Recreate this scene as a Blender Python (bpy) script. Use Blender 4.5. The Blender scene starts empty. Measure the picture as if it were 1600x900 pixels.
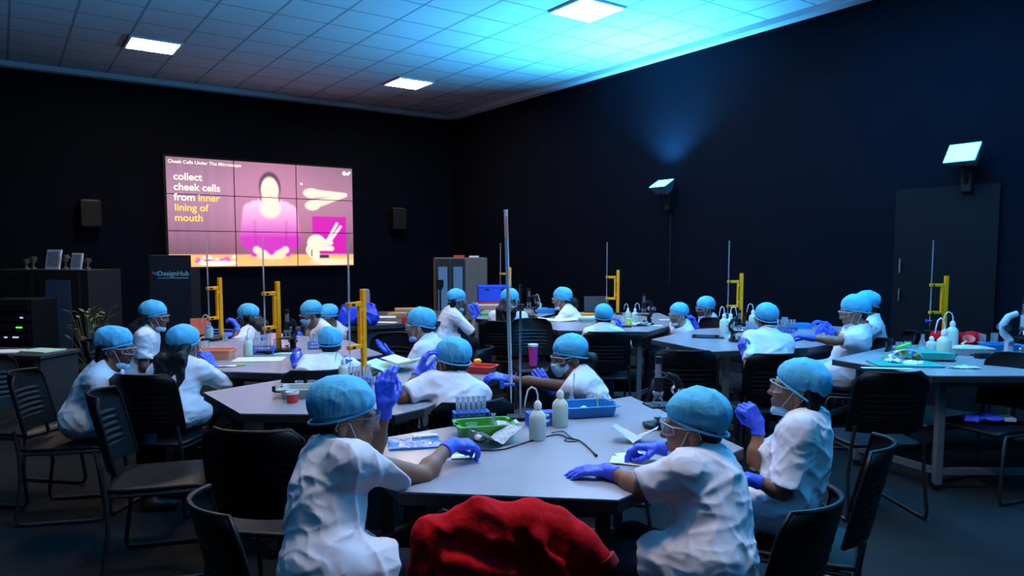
import bpy, math, random
import numpy as np
from mathutils import Vector, Matrix
random.seed(7)
PI = math.pi
SC = bpy.context.scene
COL = SC.collection
# ------------------------------------------------------------------ camera
FPX, CX, CY, CAMH, PITCH = 1128.0, 800.0, 480.0, 1.5, math.radians(4.5)
cd = bpy.data.cameras.new('camera'); cam = bpy.data.objects.new('camera', cd); COL.objects.link(cam)
cam.location = (0, 0, CAMH); cam.rotation_euler = (PI/2-PITCH, 0, 0)
cd.sensor_width = 36; cd.lens = FPX/1600*36; cd.shift_y = (CY-450)/1600; cd.clip_start = .05; cd.clip_end = 60
SC.camera = cam
# ------------------------------------------------------------------ view + world
SC.view_settings.view_transform = 'Standard'; SC.view_settings.look = 'None'
SC.view_settings.gamma = 1; SC.view_settings.use_curve_mapping = False
SC.view_settings.exposure = -0.12
W = bpy.data.worlds.new('world'); SC.world = W; W.use_nodes = True
W.node_tree.nodes['Background'].inputs[0].default_value = (.004, .008, .016, 1)
W.node_tree.nodes['Background'].inputs[1].default_value = 1
PANEL_POWER = 78; PANEL_COL = (1, .74, .52)
BLUE = (0.05, .46, 1.0)
# ------------------------------------------------------------------ maths
def ray(px, py):
    x = (px-CX)/FPX; y = (CY-py)/FPX
    return Vector((x, math.cos(PITCH)+y*math.sin(PITCH), -math.sin(PITCH)+y*math.cos(PITCH)))
EYE = Vector((0, 0, CAMH))
def PT(px, py, z=.75):
    d = ray(px, py); return EYE+d*((z-CAMH)/d.z)
def PD(px, py, Y):
    d = ray(px, py); return EYE+d*(Y/d.y)
CORNER = Vector((-1.18, 14.4, 0)); CEIL = CAMH+2.6
UA = Vector((-.817, -.577, 0)).normalized()     # along the far wall, away from the corner
VA = Vector((UA.y*-1, UA.x, 0)); VA = VA if VA.y < 0 else -VA   # along the right wall towards the camera
def RM(u, v, z=0): return CORNER+UA*u+VA*v+Vector((0, 0, z))
ROOMROT = math.atan2(-UA.y, -UA.x)              # local x runs along the far wall towards the corner, local y into it
def wallhit(px, py, wall):
    d = ray(px, py); n = VA if wall == 'far' else UA
    t = (CORNER-EYE).dot(n)/d.dot(n); return EYE+d*t
# ------------------------------------------------------------------ materials
MATS = {}
def mat(name, col, rough=.6, metal=0, bump=0, bscale=40, var=0, vscale=6, emit=None, es=0, trans=0, alpha=1, spec=.5, sheen=0, sub=0, ior=1.45, stretch=None, ridged=0):
    if name in MATS: return MATS[name]
    m = bpy.data.materials.new(name); m.use_nodes = True; nt = m.node_tree; b = nt.nodes['Principled BSDF']
    b.inputs['Base Color'].default_value = (*col, 1); b.inputs['Roughness'].default_value = rough
    b.inputs['Metallic'].default_value = metal; b.inputs['Specular IOR Level'].default_value = spec
    b.inputs['IOR'].default_value = ior
    if trans: b.inputs['Transmission Weight'].default_value = trans
    if alpha < 1: b.inputs['Alpha'].default_value = alpha
    if sheen: b.inputs['Sheen Weight'].default_value = sheen
    if sub:
        b.inputs['Subsurface Weight'].default_value = sub; b.inputs['Subsurface Radius'].default_value = (.02, .008, .004)
        b.inputs['Subsurface Scale'].default_value = .3
    if emit: b.inputs['Emission Color'].default_value = (*emit, 1); b.inputs['Emission Strength'].default_value = es
    tc = nt.nodes.new('ShaderNodeTexCoord'); src = tc.outputs['Object']
    if stretch:
        mp = nt.nodes.new('ShaderNodeMapping'); mp.inputs['Scale'].default_value = stretch
        nt.links.new(src, mp.inputs[0]); src = mp.outputs[0]
    if bump:
        n = nt.nodes.new('ShaderNodeTexNoise'); n.inputs['Scale'].default_value = bscale; n.inputs['Detail'].default_value = 4
        if ridged: n.noise_type = 'RIDGED_MULTIFRACTAL'; n.inputs['Detail'].default_value = 2.5; n.inputs['Distortion'].default_value = .7
        bp = nt.nodes.new('ShaderNodeBump'); bp.inputs['Strength'].default_value = bump; bp.inputs['Distance'].default_value = .025 if ridged else .01
        nt.links.new(src, n.inputs['Vector']); nt.links.new(n.outputs['Fac'], bp.inputs['Height']); nt.links.new(bp.outputs[0], b.inputs['Normal'])
    if var:
        n = nt.nodes.new('ShaderNodeTexNoise'); n.inputs['Scale'].default_value = vscale; n.inputs['Detail'].default_value = 5
        r = nt.nodes.new('ShaderNodeMix'); r.data_type = 'RGBA'
        r.inputs[6].default_value = (*[max(0, c*(1-var)) for c in col], 1); r.inputs[7].default_value = (*[min(1, c*(1+var)) for c in col], 1)
        nt.links.new(src, n.inputs['Vector']); nt.links.new(n.outputs['Fac'], r.inputs[0]); nt.links.new(r.outputs[2], b.inputs['Base Color'])
    MATS[name] = m; return m
M = dict(
 wall=mat('black_wall_paint', (.0022, .0035, .0075), .8, bump=.15, bscale=30, var=.3, vscale=1.5, spec=.06),
 floor=mat('dark_carpet', (.017, .019, .020), .95, bump=.6, bscale=260, var=.45, vscale=2.2, spec=.1),
 trim=mat('ceiling_trim_paint', (.62, .66, .7), .6),
 panel_frame=mat('panel_frame_white', (.75, .75, .75), .5),
 lamp=mat('panel_diffuser', (.9, .9, .9), .5, emit=PANEL_COL, es=PANEL_POWER),
 plast=mat('black_plastic', (.004, .005, .0065), .5, bump=.08, bscale=120, spec=.2),
 chairplast=mat('chair_black_plastic', (.0035, .0042, .006), .46, bump=.06, bscale=150, spec=.22),
 chairmetal=mat('chair_dark_steel', (.05, .055, .06), .35, metal=.7),
 dark=mat('dark_matt', (.008, .009, .011), .7, spec=.25),
 tabletop=mat('grey_laminate', (.33, .31, .335), .24, bump=.03, bscale=200, var=.08, vscale=5, spec=.7),
 tabledge=mat('dark_edge_band', (.018, .019, .022), .5),
 tableleg=mat('table_leg_dark', (.035, .036, .04), .45, metal=.2),
 tablesteel=mat('table_leg_grey', (.14, .16, .17), .45, metal=.3),
 desk=mat('desk_dark_laminate', (.028, .028, .032), .45, var=.1),
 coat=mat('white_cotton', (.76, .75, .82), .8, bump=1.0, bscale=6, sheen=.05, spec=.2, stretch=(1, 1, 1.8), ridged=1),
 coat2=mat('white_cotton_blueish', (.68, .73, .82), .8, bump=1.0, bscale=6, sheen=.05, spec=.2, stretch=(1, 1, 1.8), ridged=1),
 stitch=mat('coat_seam', (.55, .56, .62), .8),
 trousers=mat('navy_cotton', (.010, .012, .022), .85, bump=.2, bscale=60, spec=.2),
 greytrousers=mat('grey_trousers', (.07, .08, .12), .85, bump=.2, bscale=60, spec=.2),
 shoe=mat('black_shoe', (.01, .01, .012), .5),
 cap=mat('blue_nonwoven', (.09, .47, .74), .7, bump=.4, bscale=45, var=.28, vscale=22, spec=.3),
 glove=mat('blue_nitrile', (.06, .12, .85), .4, bump=.35, bscale=70, spec=.45),
 skin=mat('brown_skin', (.27, .115, .062), .52, sub=.12, bump=.05, bscale=150),
 skin2=mat('dark_brown_skin', (.15, .06, .034), .5, sub=.1, bump=.05, bscale=150),
 skin3=mat('tan_skin', (.36, .17, .10), .52, sub=.12, bump=.05, bscale=150),
 hair=mat('black_hair', (.006, .005, .005), .5, bump=.7, bscale=60, stretch=(1, 1, .15), spec=.3),
 mask=mat('pale_blue_mask', (.32, .62, .82), .8, bump=.25, bscale=80),
 strap=mat('white_elastic', (.7, .72, .75), .8),
 lens=mat('clear_polycarbonate', (.9, .95, 1), .05, trans=1, alpha=.45, ior=1.2),
 eyewhite=mat('eye_white', (.6, .58, .56), .25), iris=mat('dark_iris', (.02, .01, .008), .15), lip=mat('lip_skin', (.26, .08, .06), .5),
 gframe=mat('goggle_frame_dark', (.02, .05, .09), .3),
 gclear=mat('goggle_frame_clear', (.45, .6, .7), .2, alpha=.7),
 redcloth=mat('red_fleece', (.55, .005, .009), .9, bump=.3, bscale=60, spec=.12),
 redcollar=mat('red_collar', (.45, .02, .03), .8),
 yellow=mat('yellow_enamel', (.98, .32, .0), .4),
 glass=mat('clear_glass', (.85, .95, 1), .06, trans=.8, ior=1.3, alpha=.7),
 liquid=mat('amber_liquid', (.6, .28, .05), .1, trans=.4, ior=1.3),
 white_pl=mat('milky_polyethylene', (.62, .72, .62), .42, sub=.2, spec=.4),
 whitepl=mat('white_plastic', (.75, .76, .74), .45),
 paper=mat('white_paper', (.78, .78, .74), .85, bump=.1, bscale=20),
 creampaper=mat('cream_paper', (.74, .72, .50), .85),
 news=mat('printed_paper', (.55, .57, .60), .85, bump=.2, bscale=30, var=.25, vscale=90),
 green=mat('green_plastic', (.05, .34, .035), .4), blue=mat('blue_plastic', (.012, .20, .50), .38),
 rackblue=mat('royal_blue_plastic', (.03, .16, .68), .4), crate=mat('crate_blue', (.02, .07, .62), .45),
 orange=mat('orange_plastic', (.85, .30, .16), .45), redpl=mat('red_plastic', (.70, .04, .03), .45),
 teal=mat('teal_board', (.02, .30, .24), .5), mint=mat('mint_card', (.45, .72, .58), .7),
 lime=mat('lime_plastic', (.45, .75, .05), .4), brgreen=mat('bright_green_plastic', (.05, .8, .08), .4),
 greytray=mat('pale_grey_plastic', (.45, .50, .47), .45), beige=mat('beige_grain', (.6, .52, .36), .9, bump=.8, bscale=120),
 pink=mat('magenta_plastic', (.75, .04, .28), .4), steel=mat('bright_steel', (.55, .56, .58), .25, metal=1),
 black=mat('black_enamel', (.008, .008, .01), .42, spec=.3), scopewhite=mat('scope_white_enamel', (.42, .52, .60), .35),
 sleeve=mat('blue_plastic_film', (.03, .22, .55), .12, bump=.5, bscale=25, spec=.8),
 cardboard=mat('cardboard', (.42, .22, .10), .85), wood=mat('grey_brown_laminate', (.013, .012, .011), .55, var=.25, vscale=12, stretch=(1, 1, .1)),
 cabglass=mat('frosted_cabinet_glass', (.05, .085, .14), .35, spec=.5), film=mat('blue_bag_film', (.02, .06, .65), .25, bump=.8, bscale=30),
 leaf=mat('dusty_leaf', (.16, .17, .08), .7, var=.4), pot=mat('dark_pot', (.03, .02, .02), .6),
 ink=mat('print_ink', (.15, .16, .2), .7), chrome=mat('chrome_dull', (.4, .42, .45), .3, metal=1),
 photo=mat('framed_photo', (.22, .25, .30), .5, var=.9, vscale=30), ledg=mat('green_led', (0, .1, 0), .5, emit=(.1, 1, .05), es=2),
 ledb=mat('blue_led', (0, 0, .1), .5, emit=(.2, .4, 1), es=2), ledw=mat('pale_led', (.1, .1, .1), .5, emit=(.5, .6, 1), es=1.2),
 postertext=mat('sign_lettering', (.12, .35, .42), .5, emit=(.1, .35, .45), es=.12),
)
# ------------------------------------------------------------------ mesh helpers
def link(o, parent=None):
    COL.objects.link(o)
    if parent is not None: o.parent = parent
    return o
class MB:
    def __init__(s): s.v = []; s.f = []
    def add(s, vs, fs, mx=None):
        o = len(s.v)
        s.v += [tuple(mx @ Vector(p)) if mx else tuple(p) for p in vs]; s.f += [tuple(i+o for i in f) for f in fs]; return s
    def box(s, c, d, mx=None, rz=0):
        x, y, z = d[0]/2, d[1]/2, d[2]/2
        t = Matrix.Translation(c) @ Matrix.Rotation(rz, 4, 'Z')
        if mx: t = mx @ t
        vs = [(a*x, b*y, e*z) for e in (-1, 1) for b in (-1, 1) for a in (-1, 1)]
        return s.add(vs, [(0, 2, 3, 1), (4, 5, 7, 6), (0, 1, 5, 4), (2, 6, 7, 3), (0, 4, 6, 2), (1, 3, 7, 5)], t)
    def cyl(s, a, b, r, r2=None, n=12): return s.tube([a, b], [r, r if r2 is None else r2], n)
    def tube(s, pts, r, n=8, closed=False):
        pts = [Vector(p) for p in pts]; m = len(pts)
        rs = r if isinstance(r, (list, tuple)) else [r]*m
        vs, prev = [], None
        for i, p in enumerate(pts):
            if closed: t = pts[(i+1) % m]-pts[i-1]
            else: t = pts[min(i+1, m-1)]-pts[max(i-1, 0)]
            t.normalize()
            if prev is None: prev = t.orthogonal().normalized()
            prev = (prev-t*prev.dot(t)).normalized(); q = t.cross(prev)
            vs += [tuple(p+(prev*math.cos(2*PI*k/n)+q*math.sin(2*PI*k/n))*rs[i]) for k in range(n)]
        fs = [(i*n+k, i*n+(k+1) % n, (i+1)*n+(k+1) % n, (i+1)*n+k) for i in range(m-1) for k in range(n)]
        if closed: fs += [((m-1)*n+k, (m-1)*n+(k+1) % n, (k+1) % n, k) for k in range(n)]
        else: fs += [tuple(range(n))[::-1], tuple((m-1)*n+k for k in range(n))]
        return s.add(vs, fs)
    def lathe(s, prof, c=(0, 0, 0), n=16):
        vs, fs = [], []
        for r, z in prof: vs += [(c[0]+r*math.cos(2*PI*k/n), c[1]+r*math.sin(2*PI*k/n), c[2]+z) for k in range(n)]
        for i in range(len(prof)-1): fs += [(i*n+k, i*n+(k+1) % n, (i+1)*n+(k+1) % n, (i+1)*n+k) for k in range(n)]
        if prof[0][0] > 1e-4: fs.append(tuple(range(n))[::-1])
        if prof[-1][0] > 1e-4: fs.append(tuple((len(prof)-1)*n+k for k in range(n)))
        return s.add(vs, fs)
    def prism(s, poly, z0, z1):
        n = len(poly); vs = [(p[0], p[1], z0) for p in poly]+[(p[0], p[1], z1) for p in poly]
        return s.add(vs, [tuple(range(n))[::-1], tuple(range(n, 2*n))]+[(i, (i+1) % n, n+(i+1) % n, n+i) for i in range(n)])
    def grid(s, fn, nu, nv, skip=None):
        vs = [tuple(fn(i/nu, j/nv)) for j in range(nv+1) for i in range(nu+1)]
        fs = [(j*(nu+1)+i, j*(nu+1)+i+1, (j+1)*(nu+1)+i+1, (j+1)*(nu+1)+i) for j in range(nv) for i in range(nu) if not (skip and skip(i, j))]
        return s.add(vs, fs)
    def build(s, name, m, parent=None, smooth=False, bevel=0, solid=0, sub=0):
        me = bpy.data.meshes.new(name); me.from_pydata(s.v, [], s.f); me.validate()
        import bmesh
        bm = bmesh.new(); bm.from_mesh(me)
        if not solid: bmesh.ops.recalc_face_normals(bm, faces=bm.faces)
        bm.to_mesh(me); bm.free()
        me.materials.append(m)
        if smooth:
            me.polygons.foreach_set('use_smooth', [True]*len(me.polygons))
            try: me.set_sharp_from_angle(angle=math.radians(42))
            except Exception: pass
        o = link(bpy.data.objects.new(name, me), parent)
        if sub: q = o.modifiers.new('sub', 'SUBSURF'); q.levels = q.render_levels = sub
        if solid: q = o.modifiers.new('solid', 'SOLIDIFY'); q.thickness = solid; q.offset = 0
        if bevel: q = o.modifiers.new('bevel', 'BEVEL'); q.width = bevel; q.segments = 2; q.limit_method = 'ANGLE'
        return o
def tag(o, label=None, cat=None, group=None, kind=None):
    for k, v in (('label', label), ('category', cat), ('group', group), ('kind', kind)):
        if v: o[k] = v
    return o
def thing(name, label, cat, loc, rz=0, group=None):
    o = bpy.data.objects.new(name, None); o.empty_display_size = .05; COL.objects.link(o)
    o.location = loc; o.rotation_euler = (0, 0, rz); return tag(o, label, cat, group)
def kids(o): return [c for c in KIDS if c.parent == o] if KIDS else [c for c in bpy.data.objects if c.parent == o]
KIDS = None
def copy_tree(o, parent=None):
    c = o.copy(); COL.objects.link(c); c.parent = parent
    for ch in [x for x in bpy.data.objects if x.parent == o]: copy_tree(ch, c)
    return c
PROTO = {}
def place(kindname, maker, loc, rz, label, group=None, scale=1):
    if kindname not in PROTO: PROTO[kindname] = o = maker()
    else: o = copy_tree(PROTO[kindname])
    o.location = loc; o.rotation_euler = (0, 0, rz); o['label'] = label; o.scale = (scale,)*3
    if group: o['group'] = group
    elif 'group' in o: del o['group']
    return o
# ------------------------------------------------------------------ signed-distance modelling
def smin(a, b, k): h = np.maximum(k-np.abs(a-b), 0)/k; return np.minimum(a, b)-h*h*k*.25
def smax(a, b, k): return -smin(-a, -b, k)
def A3(v): return np.array(v, dtype=np.float32)
class SDF:
    """list of blended shapes turned into one continuous surface"""
    def __init__(s): s.p = []; s.cuts = []
    def cap(s, a, b, ra, rb=None, k=.02, flat=False):
        a = A3(a); b = A3(b); rb = ra if rb is None else rb; R = max(ra, rb)
        s.p.append(('flat' if flat else 'cap', (a, b, ra, rb), k, np.minimum(a, b)-R, np.maximum(a, b)+R, 1)); return s
    def ell(s, c, r, R=None, k=.02, sub=False):
        c = A3(c); r = A3(r); m = float(max(r)); R = np.eye(3, dtype=np.float32) if R is None else np.array(R, dtype=np.float32)
        s.p.append(('ell', (c, r, R), k, c-m, c+m, -1 if sub else 1)); return s
    def groove(s, a, b, r, k=.02): s.cap(a, b, r, k=k); q = s.p[-1]; s.p[-1] = q[:5]+(-1,); return s
    def cut(s, p, n, k=.004): s.cuts.append((A3(p), A3(Vector(n).normalized()), k)); return s
    def mesh(s, h, disp=None):
        pos = [q for q in s.p if q[5] > 0]
        lo = np.min([q[3] for q in pos], axis=0)-3*h-.012; hi = np.max([q[4] for q in pos], axis=0)+3*h+.012
        n = np.ceil((hi-lo)/h).astype(int)+1
        F = np.full(n, .25, dtype=np.float32)
        ax = [lo[i]+h*np.arange(n[i], dtype=np.float32) for i in range(3)]
        for typ, a, k, blo, bhi, sg in s.p:
            m = k+3*h+.01
            i0 = np.maximum(((blo-m-lo)/h).astype(int), 0); i1 = np.minimum(((bhi+m-lo)/h).astype(int)+2, n)
            if np.any(i1 <= i0): continue
            sl = tuple(slice(i0[i], i1[i]) for i in range(3))
            X = ax[0][sl[0]][:, None, None]; Y = ax[1][sl[1]][None, :, None]; Z = ax[2][sl[2]][None, None, :]
            if typ == 'ell':
                c, r, R = a; x, y, z = X-c[0], Y-c[1], Z-c[2]
                lx = (x*R[0, 0]+y*R[1, 0]+z*R[2, 0])/r[0]; ly = (x*R[0, 1]+y*R[1, 1]+z*R[2, 1])/r[1]; lz = (x*R[0, 2]+y*R[1, 2]+z*R[2, 2])/r[2]
                k0 = np.sqrt(lx*lx+ly*ly+lz*lz); k1 = np.sqrt((lx/r[0])**2+(ly/r[1])**2+(lz/r[2])**2)+1e-6
                d = k0*(k0-1)/k1
            else:
                p, q, ra, rb = a; v = q-p; L2 = float(v@v)+1e-9
                x, y, z = X-p[0], Y-p[1], Z-p[2]
                t0 = (x*v[0]+y*v[1]+z*v[2])/L2; t = np.clip(t0, 0, 1)
                d = np.sqrt((x-t*v[0])**2+(y-t*v[1])**2+(z-t*v[2])**2)-(ra+(rb-ra)*t)
                if typ == 'flat': d = smax(d, (t0-1)*math.sqrt(L2), .006)
            F[sl] = smin(F[sl], d, k) if sg > 0 else smax(F[sl], -d, k)
        X, Y, Z = ax[0][:, None, None], ax[1][None, :, None], ax[2][None, None, :]
        if disp is not None: F = F+disp(X, Y, Z).astype(np.float32)
        for p, nn, k in s.cuts: F = smax(F, (X-p[0])*nn[0]+(Y-p[1])*nn[1]+(Z-p[2])*nn[2], k)
        F[0] = F[-1] = .1; F[:, 0] = F[:, -1] = .1; F[:, :, 0] = F[:, :, -1] = .1
        S = F < 0; ids, pos_, quads = [], [], []
        nc = n-1
        for axn in range(3):
            o1, o2 = [(1, 2), (2, 0), (0, 1)][axn]
            sa = [slice(None)]*3; sb = [slice(None)]*3; sa[axn] = slice(0, -1); sb[axn] = slice(1, None)
            a, b = S[tuple(sa)], S[tuple(sb)]
            ii = np.array(np.nonzero(a != b)).T
            if len(ii) == 0: continue
            f0 = F[tuple(ii.T)]; jj = ii.copy(); jj[:, axn] += 1; f1 = F[tuple(jj.T)]
            P = ii.astype(np.float64); P[:, axn] += f0/(f0-f1)
            cs = []
            for d1, d2 in ((-1, -1), (0, -1), (0, 0), (-1, 0)):
                c = ii.copy(); c[:, o1] += d1; c[:, o2] += d2
                cid = (c[:, 0]*nc[1]+c[:, 1])*nc[2]+c[:, 2]; cs.append(cid); ids.append(cid); pos_.append(P)
            q = np.stack(cs, 1); fl = ~S[tuple(ii.T)]; q[fl] = q[fl][:, ::-1]; quads.append(q)
        ids = np.concatenate(ids); P = np.concatenate(pos_); Q = np.concatenate(quads)
        u, inv = np.unique(ids, return_inverse=True); inv = inv.ravel(); cnt = np.bincount(inv)
        V = np.stack([np.bincount(inv, weights=P[:, i])/cnt for i in range(3)], 1)*h+lo
        return V, np.searchsorted(u, Q)
    def build(s, name, m, parent, h=.01, disp=None, origin=None):
        V, Q = s.mesh(h, disp)
        if origin is not None: V = V-np.array(origin)
        me = bpy.data.meshes.new(name); me.vertices.add(len(V)); me.vertices.foreach_set('co', V.astype(np.float32).ravel())
        me.loops.add(Q.size); me.loops.foreach_set('vertex_index', Q.astype(np.int32).ravel())
        me.polygons.add(len(Q)); me.polygons.foreach_set('loop_start', np.arange(0, Q.size, 4, dtype=np.int32))
        me.polygons.foreach_set('use_smooth', np.ones(len(Q), dtype=bool))
        me.update(); me.validate(); me.materials.append(m)
        return link(bpy.data.objects.new(name, me), parent)
def folds(seed, amp, freq=30, dirw=(1, 1, .5)):
    """domain-warped ridges, grouped by a slow mask, as cloth creases"""
    rs = random.Random(seed); T = []
    unit = lambda w: (lambda d: [c/math.sqrt(sum(e*e for e in d)) for c in d])([rs.gauss(0, 1)*k for k in w])
    for o in range(5):
        T.append((unit(dirw), unit((1, 1, 1)), unit((1, 1, 1)), freq*(1+.5*o)*rs.uniform(.8, 1.2), [rs.uniform(0, 6) for _ in range(4)], amp/(1+.45*o)))
    def f(X, Y, Z):
        r = 0
        for d, e, g, fr, p, a in T:
            w = np.sin((X*e[0]+Y*e[1]+Z*e[2])*fr*.4+p[0]); w2 = np.sin((X*g[0]+Y*g[1]+Z*g[2])*fr*.75+p[1])
            m = .55+.45*np.sin((X*g[1]+Y*g[2]+Z*g[0])*fr*.3+p[2]+w)
            c = 1-np.abs(np.sin(((X*d[0]+Y*d[1]+Z*d[2])*fr+1.9*w+.8*w2+p[3])*.5))
            r = r-a*m*(c*c*1.3-.45)
        return r
    return f
# ------------------------------------------------------------------ people
def V3(*a): return Vector(a)
def ik(S, T, a, b, hint):
    d = T-S; L = d.length
    if L > (a+b)*.985:                      # reach a little by stretching both bones
        k = min(L/((a+b)*.985), 1.16); a *= k; b *= k
        if L > (a+b)*.985: T = S+d*((a+b)*.985/L); d = T-S; L = d.length
    L = max(L, abs(a-b)+.01)
    u = d.normalized(); h = hint-u*hint.dot(u); h = h.normalized() if h.length > 1e-4 else u.orthogonal()
    ca = (a*a+L*L-b*b)/(2*a*L); ca = max(-1, min(1, ca))
    return S+u*(a*ca)+h*(a*math.sqrt(1-ca*ca)), S+u*L
def hand_sdf(Wp, f, n, side, curl, s, spread=0.0, thumbin=.4, cuff=True, cdir=None):
    f = f.normalized(); n = (n-f*n.dot(f)).normalized(); sd = f.cross(n)*side   # sd points to the thumb side
    q = SDF()
    offs = (.026, .009, -.009, -.0255); ls = ((.030, .020, .017), (.034, .022, .018), (.031, .021, .017), (.024, .016, .014))
    K = []
    for i, o in enumerate(offs):
        k = Wp+f*((.078-.004*abs(i-1))*s)+sd*(o*s); K.append(k)
        q.cap(Wp+f*(.012*s)+sd*(o*.65*s), k, .0145*s, .0105*s, k=.012)
    for i, k0 in enumerate(K):
        d = (f+sd*(offs[i]*6*spread)).normalized(); p = k0; ang = 0
        c = curl[i] if isinstance(curl, (list, tuple)) else curl
        for j, l in enumerate(ls[i]):
            ang += c*(70, 85, 55)[j]*PI/180+.05
            dd = d*math.cos(ang)+n*math.sin(ang)
            e = p+dd*(l*s); q.cap(p, e, (.0098, .0088, .0078)[j]*s, (.0088, .0078, .007)[j]*s, k=.0025 if j == 0 else .003); p = e
    t0 = Wp+f*(.018*s)+sd*(.022*s)+n*(.006*s)
    t1 = t0+(f*.55+sd*(.75-.5*thumbin)+n*(.3+.4*thumbin)).normalized()*(.036*s)
    t2 = t1+(f*.85+sd*(.25-.55*thumbin)+n*(.25+.3*thumbin)).normalized()*(.030*s)
    t3 = t2+(f*.9-sd*(.1+.5*thumbin)+n*.2).normalized()*(.022*s)
    q.cap(t0, t1, .014*s, .011*s, k=.012); q.cap(t1, t2, .0105*s, .0095*s, k=.003); q.cap(t2, t3, .0092*s, .0075*s, k=.003)
    q.ell(tuple(Wp+f*(.04*s)), (.03*s,)*3, R=np.array([[sd[i]*1.0, n[i]*1.0, f[i]*1.0] for i in range(3)]), k=.01) if False else None
    if cuff:
        a = cdir.normalized(); q.cap(Wp+f*.008*s, Wp-a*(.042*s), .024*s, .0275*s, k=.012, flat=True)
    return q
def basis(fwd, up):
    up = up.normalized(); r = fwd.cross(up).normalized(); fw = up.cross(r)
    return np.array([[r[i], fw[i], up[i]] for i in range(3)]), Matrix(((r.x, fw.x, up.x), (r.y, fw.y, up.y), (r.z, fw.z, up.z)))
def person(label, cap_, Y, yaw, hy=None, pitch=0, roll=0, s=1.0, hands=(), near=0, lean=None, hip=None, skin='skin', hair='short',
           mask='chin', goggles=True, coat='coat', capm='cap', feet=.30, sleeve=.72, trousers='trousers', neckback=0, seed=0, twist=0, shoulder_drop=0, legs=True, capz=None, seat=.53, name='person', capfl=1.0, hairlen=.3, cappitch=0):
    H = (.0095, .0075, .0055)[near]
    hh = (.0042, .0034, .003)[near]
    yaw = math.radians(yaw); hy = yaw if hy is None else math.radians(hy)
    fwd = V3(math.sin(yaw), math.cos(yaw), 0); right = V3(math.cos(yaw), -math.sin(yaw), 0)
    hf = V3(math.sin(hy), math.cos(hy), 0); p = math.radians(pitch)      # pitch > 0 looks down
    hup = V3(0, 0, 1)*math.cos(p)+hf*math.sin(p); hfw = hf*math.cos(p)-V3(0, 0, 1)*math.sin(p)
    hr = hfw.cross(hup); rr = math.radians(roll); hup = hup*math.cos(rr)+hr*math.sin(rr); hup.normalize()
    Rn, Rm = basis(hfw, hup)
    capc = PD(cap_[0], cap_[1], Y); hs = s*.93
    Hc = capc-Rm @ V3(0, -.018, .058)*hs
    L = lambda x, y, z: Hc+Rm @ (V3(x, y, z)*hs)
    N = Hc-V3(0, 0, .100*s)-hf*(.040*s)-fwd*(.012*s)+fwd*neckback
    tl = .385*s
    if hip is not None: P = V3(hip[0], hip[1], seat)
    else:
        dz = N.z-seat
        ln = min(math.sqrt(max(tl*tl-dz*dz, .0016))*.7, .15) if lean is None else lean
        P = V3(N.x, N.y, 0)-fwd*ln; P.z = seat
    up = (N-P).normalized(); tf = (fwd-up*fwd.dot(up)).normalized(); tr = tf.cross(up)
    tw = math.radians(twist); shr = tr*math.cos(tw)+tf*math.sin(tw); shf = tf*math.cos(tw)-tr*math.sin(tw)
    T3 = np.array([[tr[i], tf[i], up[i]] for i in range(3)]); S3 = np.array([[shr[i], shf[i], up[i]] for i in range(3)])
    TL = (N-P).length
    root = thing(name, label, 'person', (P.x, P.y, 0)); O = (P.x, P.y, 0)
    sh = {}
    for sd in (1, -1): sh[sd] = N+shr*(sd*.140*s)-up*(.060*s)
    arms = {}
    for h in hands:
        sd = h.get('side'); tgt = PD(*h['p']) if 'p' in h else Vector(h['w'])
        S_ = sh[sd]
        reach = tgt-S_; S_ = S_+reach.normalized()*min(.03, reach.length*.05)*s+V3(0, 0, .03*s*max(0, reach.normalized().z)); sh[sd] = S_
        hint = Vector(h.get('e', tr*(sd*.5)-V3(0, 0, 1)-tf*.2))
        a = h.get('ua', .255)*s; b = h.get('fa', .215)*s
        if 'E' in h: E, Wp = PD(*h['E']), tgt
        else: E, Wp = ik(S_, tgt, a, b, hint)
        fa = (Wp-E).normalized(); f = Vector(h['f']).normalized() if 'f' in h else fa
        n = Vector(h.get('n', (0, 0, -1)))
        arms[sd] = (E, Wp, fa, f, n, h.get('c', .35), h.get('t', .4), h.get('spread', .6))
    # --- body
    b = SDF()
    b.ell(L(0, -.012, .035), A3((.073, .088, .078))*hs, Rn, k=.02).ell(L(0, .022, -.03), A3((.056, .060, .072))*hs, Rn, k=.03)
    b.ell(L(0, .055, -.082), A3((.024, .022, .018))*hs, Rn, k=.03)
    for sd in (1, -1):
        b.ell(L(.03*sd, .058, -.03), A3((.026, .022, .026))*hs, Rn, k=.02)
        b.ell(L(.078*sd, -.010, -.014), A3((.011, .018, .030))*hs, Rn, k=.008)
        if near: b.ell(L(.03*sd, .093, .002), A3((.016, .012, .010))*hs, Rn, k=.012, sub=True)
    b.cap(L(-.035, .072, .022), L(.035, .072, .022), .010*hs, k=.02)
    b.cap(L(0, .082, .004), L(0, .098, -.030), .006*hs, .0115*hs, k=.012)
    if near:
        for sd in (1, -1): b.ell(L(.011*sd, .091, -.033), A3((.007, .008, .006))*hs, Rn, k=.006)
        b.cap(L(-.016, .080, -.058), L(.016, .080, -.058), .0065*hs, k=.007).cap(L(-.013, .078, -.068), L(.013, .078, -.068), .007*hs, k=.007)
    b.cap(L(0, -.02, -.05), N+up*.01*s, .043*s, .048*s, k=.03)
    b.ell(P+up*(TL*.68), A3((.125, .078, .16))*s, S3, k=.05).ell(P+up*(TL*.33), A3((.11, .08, .15))*s, T3, k=.05).ell(P, A3((.12, .095, .09))*s, T3, k=.05)
    b.cap(sh[1], sh[-1], .04*s, k=.05)
    knee, ank = {}, {}
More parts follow.
